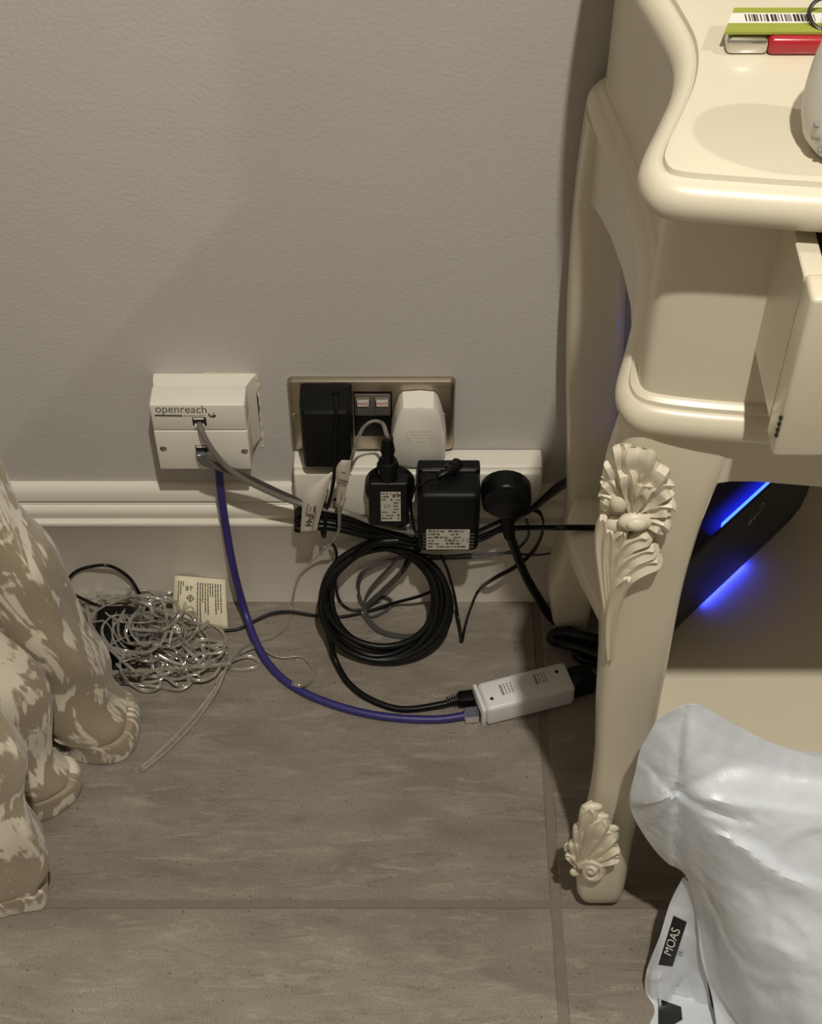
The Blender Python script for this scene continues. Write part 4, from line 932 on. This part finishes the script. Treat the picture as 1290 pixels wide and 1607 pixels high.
# ------------------------------------------------------------------ white polythene mailing bag
def P_px(p):
    d = p - CAM; c, s = math.cos(PITCH), math.sin(PITCH); fw = V((0, c, -s)); up = V((0, s, c)); z = d.dot(fw)
    return V((IMG_W / 2 + FPX * d.x / z, IMG_H / 2 - FPX * d.dot(up) / z))
BN = V((-.1, -.62, .5)).normalized()
def bag_surface(rows, sub=7, amp=.0026, seed=3, creases=()):
    tmp = [smooth_path(r, sub) for r in rows]
    fine = [smooth_path(list(c), sub) for c in zip(*tmp)]
    flat = [p for c in fine for p in c]; px = [P_px(p) for p in flat]
    segs = []
    for path, a_, w_, sg in creases:            # creases run over the sheet between points lying on it
        q = []
        for x, y in path:
            t_ = V((x, y)); k = min(range(len(px)), key=lambda n: (px[n] - t_).length_squared); q.append(flat[k].copy())
        q = smooth_path(q, 4)
        for n in range(len(q) - 1): segs.append((q[n], q[n + 1], a_, w_, sg, n / (len(q) - 1), path))
    out = []
    for c in fine:
        col = []
        for p in c:
            d = noise.noise(p * 22 + V((seed, 0, 0))) * .9 + (.5 - abs(noise.noise(p * 40 + V((0, seed, 0))))) * .9 + (.45 - abs(noise.noise(p * 95))) * .35 + (.45 - abs(noise.noise(p * 190))) * .14
            disp = d * amp
            near = {}
            for a, b_, a_, w_, sg, u, path in segs:
                ab = b_ - a; t_ = max(0, min(1, (p - a).dot(ab) / max(1e-9, ab.length_squared))); v_ = p - (a + ab * t_); r_ = v_.length
                if r_ > w_ * 5: continue
                side = 1 if ab.cross(v_).dot(BN) > 0 else -1
                k = id(path)
                if k not in near or r_ < near[k][0]: near[k] = (r_, side, a_, w_, sg, u)
            for r_, side, a_, w_, sg, u in near.values():
                fade = math.sin(math.pi * min(1, .18 + u * .82)) ** .5 if u < 1 else 0
                disp += a_ * fade * (math.exp(-r_ / w_) + sg * side * (r_ / w_) * math.exp(-r_ / w_) * 1.2)
            col.append(p + BN * disp)
        out.append(col)
    return out
B_ = lambda x, y, Y: P(x, y, Y)
rows = [
 [B_(1030, 1131, -.381), B_(1060, 1113, -.381), B_(1095, 1106, -.381), B_(1145, 1133, -.381), B_(1215, 1168, -.382), B_(1290, 1190, -.383), B_(1400, 1206, -.384), B_(1520, 1230, -.384)],
 [B_(1006, 1175, -.383), B_(1042, 1172, -.390), B_(1082, 1168, -.396), B_(1145, 1188, -.398), B_(1215, 1215, -.400), B_(1290, 1232, -.402), B_(1400, 1250, -.402), B_(1520, 1270, -.398)],
 [B_(997, 1212, -.385), B_(1033, 1212, -.396), B_(1070, 1215, -.405), B_(1145, 1228, -.411), B_(1215, 1255, -.414), B_(1290, 1275, -.416), B_(1400, 1295, -.416), B_(1520, 1310, -.408)],
 [B_(988, 1262, -.388), B_(1027, 1256, -.402), B_(1063, 1250, -.410), B_(1145, 1275, -.424), B_(1215, 1302, -.428), B_(1290, 1325, -.430), B_(1400, 1345, -.428), B_(1520, 1360, -.418)],
 [B_(1012, 1312, -.392), B_(1040, 1308, -.404), B_(1070, 1306, -.413), B_(1145, 1330, -.434), B_(1215, 1360, -.442), B_(1290, 1385, -.446), B_(1400, 1405, -.442), B_(1520, 1420, -.430)],
 [B_(1045, 1352, -.398), B_(1062, 1356, -.405), B_(1085, 1362, -.416), B_(1150, 1395, -.444), B_(1215, 1425, -.456), B_(1290, 1450, -.462), B_(1400, 1470, -.458), B_(1520, 1480, -.442)],
 [B_(1076, 1374, -.404), B_(1084, 1382, -.410), B_(1105, 1402, -.424), B_(1155, 1460, -.456), B_(1220, 1490, -.472), B_(1290, 1515, -.480), B_(1400, 1535, -.475), B_(1520, 1545, -.455)],
 [B_(1092, 1425, -.415), B_(1100, 1445, -.422), B_(1125, 1490, -.440), B_(1170, 1545, -.472), B_(1230, 1575, -.490), B_(1290, 1600, -.500), B_(1400, 1615, -.492), B_(1520, 1620, -.468)],
 [B_(1100, 1500, -.432), B_(1112, 1530, -.440), B_(1142, 1580, -.460), B_(1190, 1640, -.492), B_(1240, 1680, -.508), B_(1300, 1700, -.515), B_(1400, 1710, -.505), B_(1520, 1710, -.478)],
 [B_(1108, 1590, -.448), B_(1122, 1625, -.458), B_(1155, 1690, -.480), B_(1205, 1760, -.508), B_(1255, 1800, -.520), B_(1310, 1820, -.525), B_(1400, 1825, -.515), B_(1520, 1810, -.485)],
 [V((.252, -.474, .012)), V((.258, -.484, .006)), V((.266, -.500, .004)), V((.280, -.518, .003)), V((.295, -.530, .003)), V((.312, -.530, .003)), V((.332, -.518, .003)), V((.350, -.490, .003))]]
for r_ in rows[:-1]:
    for k, p in enumerate(r_):
        if p.z < .03: r_[k] = V((p.x, max(p.y, -.53), .03 + .25 * max(p.z, -.04)))
for r_ in rows:
    e_ = r_[-1]; r_.append(V((e_.x + .028, min(-.386, e_.y * .75 - .386 * .25), e_.z))); r_.append(V((e_.x + .034, -.3835, e_.z)))
C0 = (1063, 1250)
CR = [([C0, (1066, 1205), (1070, 1160), (1078, 1112)], -.0042, .0042, 1.1), ([C0, (1030, 1254), (1000, 1260), (989, 1262)], .0036, .004, -1.1), ([C0, (1061, 1285), (1058, 1320), (1056, 1355)], -.005, .0045, 1.3),
      ([C0, (1040, 1278), (1018, 1305)], -.004, .0045, 1), ([C0, (1120, 1254), (1190, 1262), (1290, 1276)], .0033, .005, -.8), ([C0, (1110, 1225), (1180, 1208), (1290, 1214)], -.0046, .008, .8),
      ([C0, (1110, 1272), (1160, 1290)], -.0036, .005, 1), ([C0, (1030, 1215), (1002, 1190)], -.0018, .005, -.5), ([(1143, 1312), (1180, 1335), (1215, 1358), (1255, 1385), (1300, 1392)], .005, .0055, -1.2),
      ([(1090, 1330), (1110, 1400), (1140, 1470), (1200, 1560)], -.0028, .009, .8), ([(1225, 1345), (1235, 1315), (1270, 1300), (1320, 1300)], .002, .006, .8), ([(1190, 1470), (1240, 1490), (1300, 1530)], .0018, .006, -.7),
      ([(1120, 1440), (1128, 1520), (1150, 1600)], .0024, .005, .9), ([(1240, 1440), (1265, 1470), (1280, 1520)], .0016, .004, .9), ([(1180, 1570), (1230, 1560), (1290, 1580)], -.0016, .006, .8), ([(1100, 1140), (1150, 1165), (1220, 1190)], -.0015, .006, .6),
      ([(1205, 1400), (1212, 1450), (1205, 1500)], .0012, .003, .8), ([(1150, 1500), (1190, 1530), (1240, 1540)], .0013, .004, -.8)]
fine = bag_surface(rows, 10, .0021, 3, CR)
bag = thing('white_mailing_bag', 'crumpled white polythene mailing bag on the floor in front of the cabinet', 'bag', V((.30, -.44, 0)))
bm = bmesh.new(); nu, nv = len(fine), len(fine[0])
g = [[bm.verts.new(fine[i][j]) for j in range(nv)] for i in range(nu)]
for i in range(nu - 1):
    for j in range(nv - 1): bm.faces.new((g[i][j], g[i][j + 1], g[i + 1][j + 1], g[i + 1][j]))
# back of the bag
bk = [[None] * nv for _ in range(nu)]
for i in range(nu):
    for j in range(nv):
        f_ = fine[i][j]; rim = min(1, min(i / 7, (nu - 1 - i) / 7, j / 7)); yb_ = max(f_.y + .0016, -.3755 - .018 * (1 - min(1, f_.z / .3)))
        bk[i][j] = bm.verts.new(V((f_.x, f_.y + .0006 + (yb_ - f_.y - .0006) * rim, f_.z)))
for i in range(nu - 1):
    for j in range(nv - 1): bm.faces.new((bk[i][j], bk[i + 1][j], bk[i + 1][j + 1], bk[i][j + 1]))
for i in range(nu - 1):
    bm.faces.new((g[i][0], g[i + 1][0], bk[i + 1][0], bk[i][0])); bm.faces.new((g[i][-1], bk[i][-1], bk[i + 1][-1], g[i + 1][-1]))
for j in range(nv - 1):
    bm.faces.new((g[0][j], bk[0][j], bk[0][j + 1], g[0][j + 1])); bm.faces.new((g[-1][j], g[-1][j + 1], bk[-1][j + 1], bk[-1][j]))
for v in bm.verts: v.co.z = max(v.co.z, .0012)
obj('bag_front', fixn(bm), M['bag'], bag)
# side gusset with the black labels
gr = [
 [B_(1072, 1376, -.402), B_(1078, 1374, -.400), B_(1084, 1384, -.404), B_(1092, 1392, -.410)],
 [B_(1052, 1415, -.402), B_(1066, 1415, -.404), B_(1082, 1420, -.408), B_(1097, 1432, -.414)],
 [B_(1036, 1465, -.412), B_(1056, 1468, -.416), B_(1080, 1472, -.416), B_(1104, 1480, -.424)],
 [B_(1013, 1528, -.424), B_(1032, 1532, -.430), B_(1072, 1532, -.428), B_(1110, 1540, -.434)],
 [B_(1015, 1572, -.436), B_(1031, 1574, -.440), B_(1072, 1580, -.440), B_(1118, 1590, -.446)],
 [B_(1020, 1612, -.448), B_(1032, 1612, -.452), B_(1070, 1615, -.455), B_(1125, 1640, -.458)],
 [V((.194, -.466, .004)), V((.200, -.472, .004)), V((.222, -.476, .006)), V((.254, -.472, .010))]]
gf = bag_surface(gr, 8, .0026, 9, [([(1012, 1528), (1022, 1531), (1033, 1533)], .003, .002, -.6), ([(1034, 1535), (1033, 1570), (1031, 1610)], .004, .0025, 1.0), ([(1033, 1531), (1040, 1490), (1052, 1455)], .0022, .003, 1), ([(1070, 1535), (1062, 1550), (1058, 1560)], -.0045, .002, .8), ([(1036, 1540), (1050, 1555), (1062, 1562)], -.0016, .003, .8), ([(1075, 1562), (1072, 1590), (1084, 1620)], .002, .003, -.9), ([(1095, 1560), (1084, 1585)], .002, .003, .9), ([(1046, 1450), (1060, 1500), (1080, 1520)], -.001, .005, .6)])
bm = bmesh.new(); g = [[bm.verts.new(p + V((0, 0, 0)) if p.z > .001 else V((p.x, p.y, .001))) for p in c] for c in gf]
for i in range(len(g) - 1):
    for j in range(len(g[0]) - 1): bm.faces.new((g[i][j], g[i][j + 1], g[i + 1][j + 1], g[i + 1][j]))
gu = obj('bag_gusset', fixn(bm), M['bag'], bag)
gb = bmesh.new(); gb.from_mesh(gu.data); gb.transform(world_of(gu)); gbv = BVHTree.FromBMesh(gb); gb.free()
def GS(x, y, lift=.0009):       # point on the gusset
    r = ray(x, y).normalized(); h = gbv.ray_cast(CAM, r)[0]
    if h is None: h = gbv.find_nearest(P(x, y, -.44))[0]
    return h - r * lift
def patch(quad, m, nm, nu_=5, nv_=8):
    bm = bmesh.new(); gg = []
    for i in range(nu_ + 1):
        r_ = []
        for j in range(nv_ + 1):
            u, v_ = i / nu_, j / nv_
            x = (quad[0][0] * (1 - u) + quad[1][0] * u) * (1 - v_) + (quad[3][0] * (1 - u) + quad[2][0] * u) * v_
            y = (quad[0][1] * (1 - u) + quad[1][1] * u) * (1 - v_) + (quad[3][1] * (1 - u) + quad[2][1] * u) * v_
            r_.append(bm.verts.new(GS(x, y)))
        gg.append(r_)
    for i in range(nu_):
        for j in range(nv_): bm.faces.new((gg[i][j], gg[i][j + 1], gg[i + 1][j + 1], gg[i + 1][j]))
    return obj(nm, bm, m, bag)
patch([(1057, 1437), (1078, 1447), (1055.5, 1517), (1033, 1514)], M['bagi'], 'black_label')
patch([(1033, 1567), (1069, 1580), (1071, 1600), (1033, 1622)], M['bagi'], 'black_panel')
patch([(1070, 1366), (1083, 1376), (1081, 1381), (1070, 1374)], M['bagi'], 'black_corner', 2, 2)
a, b_ = GS(1049, 1492, .002), GS(1060, 1463, .002); dr = (b_ - a).normalized()
text('lettering', 'MOAS', .0105, M['rockw'], bag, GS(1054.5, 1478, .0028), dr, dr.cross(V((.35, .75, -.5))) * 1, wide=1.05)
text('small_lettering', "'23", .005, M['ink'], bag, GS(1068, 1497, .0028), dr, dr.cross(V((.35, .75, -.5))))

# ------------------------------------------------------------------ damask curtain pooled on the floor
def fold(sil, Y, back_y, front_y, left_x, name, hemz):
    """one curtain fold: a tube of cloth whose rightmost edge follows the points sil (photo x,y on plane Y), lowest last"""
    tip = sorted([P(x, y, Y) for x, y in sil], key=lambda p: p.z)
    return tip
cur = thing('damask_curtain', 'cream and beige damask curtain with its hem resting on the floor', 'curtain', V((-.42, -.25, 0)))
# plan of the hem on the floor, from the wall towards the viewer, folds alternating out and in
hem = [F(60, 1075), F(120, 1085), F(175, 1092), F(206, 1110), F(214, 1140), F(205, 1178), F(185, 1196), F(150, 1200), F(115, 1194), F(92, 1180), F(62, 1175), F(48, 1195), F(78, 1207), F(108, 1206), F(123, 1218), F(126, 1238), F(116, 1258), F(98, 1274), F(72, 1287), F(48, 1290), F(20, 1270), F(2, 1285), F(10, 1330), F(40, 1345), F(64, 1352), F(73, 1385), F(71, 1424), F(40, 1432), F(0, 1441), F(-60, 1452), F(-120, 1462)]
# rightmost silhouettes of the three folds: dx (metres, from the hem tip) by height
def sil_x(pts, Y, z):
    q = sorted([(P(x, y, Y).z, P(x, y, Y).x) for x, y in pts])
    if z <= q[0][0]: return q[0][1]
    for (z0, x0), (z1, x1) in zip(q, q[1:]):
        if z <= z1: return x0 + (x1 - x0) * (z - z0) / (z1 - z0)
    (z0, x0), (z1, x1) = q[-2], q[-1]; return x1 + max(-.4, (x1 - x0) / (z1 - z0)) * .22 * (1 - math.exp(-(z - z1) / .22))
S1 = [(214, 1140), (208, 1112), (178, 1085), (168, 1062), (152, 1022), (137, 985), (122, 950), (104, 915), (90, 890), (70, 872), (52, 858), (36, 830), (22, 790), (10, 750), (0, 722)]
S2 = [(125, 1240), (118, 1208), (104, 1195), (92, 1155), (80, 1120), (72, 1090), (60, 1062), (40, 1045), (20, 1030), (0, 1020)]
S3 = [(72, 1415), (73, 1350), (66, 1310), (58, 1260), (48, 1200), (40, 1160), (24, 1130), (10, 1105), (0, 1090)]
Y1_, Y2_, Y3_ = F(212, 1150).y, F(124, 1240).y, F(72, 1390).y
hs = smooth_path(hem, 5)
levels = [0.001, .004, .012, .020, .026, .0285, .030, .0315, .033, .037, .045, .06, .08, .10, .125, .15, .18, .21, .25, .30, .36, .45, .6, .9, 1.4, 2.1]
bm = bmesh.new(); uvl = bm.loops.layers.uv.new('UVMap'); rows_ = []
su = [0]
for a, b_ in zip(hs, hs[1:]): su.append(su[-1] + (b_ - a).length)
for z in levels:
    r_ = []
    for k, h in enumerate(hs):
        yy = h.y
        # blend of the three silhouettes by y
        w1 = math.exp(-((yy - Y1_) / .030) ** 2); w2 = math.exp(-((yy - Y2_) / .024) ** 2); w3 = math.exp(-((yy - Y3_) / .040) ** 2); ws = w1 + w2 + w3 + 1e-6
        d1, d2, d3 = sil_x(S1, Y1_, z) - F(214, 1140).x, sil_x(S2, Y2_, z) - F(125, 1240).x, sil_x(S3, Y3_, z) - F(72, 1400).x
        dx = (w1 * d1 + w2 * d2 + w3 * d3) / ws
        x = h.x + dx
        # folds soften with height, with a few diagonal creases
        cr = .006 * math.sin(42 * z + 30 * yy + 2) * min(1, z / .06) + .008 * noise.noise(V((h.x * 18, yy * 26, z * 22))) * min(1, z / .03) + .009 * (abs(noise.noise(V((yy * 30 + z * 34, z * 16 - yy * 10, 1)))) - .3) * min(1, z / .04)
        x += cr - .0065 * math.exp(-((z - .0308) / .0014) ** 2) - .0035 * (1 if z > .030 else 0) + .003 * math.exp(-((z - .016) / .012) ** 2)
        yy2 = yy + .010 * noise.noise(V((yy * 30, z * 14, 3))) * min(1, z / .05)
        r_.append(V((x, yy2, z)))
    rows_.append(r_)
vv = [[bm.verts.new(p) for p in r_] for r_ in rows_]
for i in range(len(vv) - 1):
    for k in range(len(hs) - 1):
        f = bm.faces.new((vv[i][k], vv[i][k + 1], vv[i + 1][k + 1], vv[i + 1][k]))
        for lp, (a, b_) in zip(f.loops, ((i, k), (i, k + 1), (i + 1, k + 1), (i + 1, k))): lp[uvl].uv = (su[b_], levels[a])
co = obj('cloth', fixn(bm), M['damask'], cur)
md = co.modifiers.new('thick', 'SOLIDIFY'); md.thickness = .0014; md.offset = 0
ss = co.modifiers.new('sub', 'SUBSURF'); ss.levels = 1; ss.render_levels = 1

# ------------------------------------------------------------------ unseen tall object added as a TV, above the frame; its edge shades the wall
t = thing('added_shade_tv', 'unseen black TV-shaped panel, added to shade the wall, at the back of the cream cabinet top', 'added_shade_tv', (CXM + .02, -.09, TZ))
obj('screen_panel', box((.172, -.104, TZ + .035), (CXM * 2 - .14, -.080, TZ + .37), .004, 2), M['black'], t)
obj('screen', box((.180, -.1046, TZ + .046), (CXM * 2 - .148, -.1038, TZ + .362)), M['blackg'], t)
obj('neck', box((CXM - .01, -.098, TZ + .008), (CXM + .05, -.084, TZ + .04), .002, 1), M['black'], t)
obj('foot', box((.178, -.135, TZ), (CXM * 2 - .15, -.05, TZ + .010), .003, 2), M['black'], t)
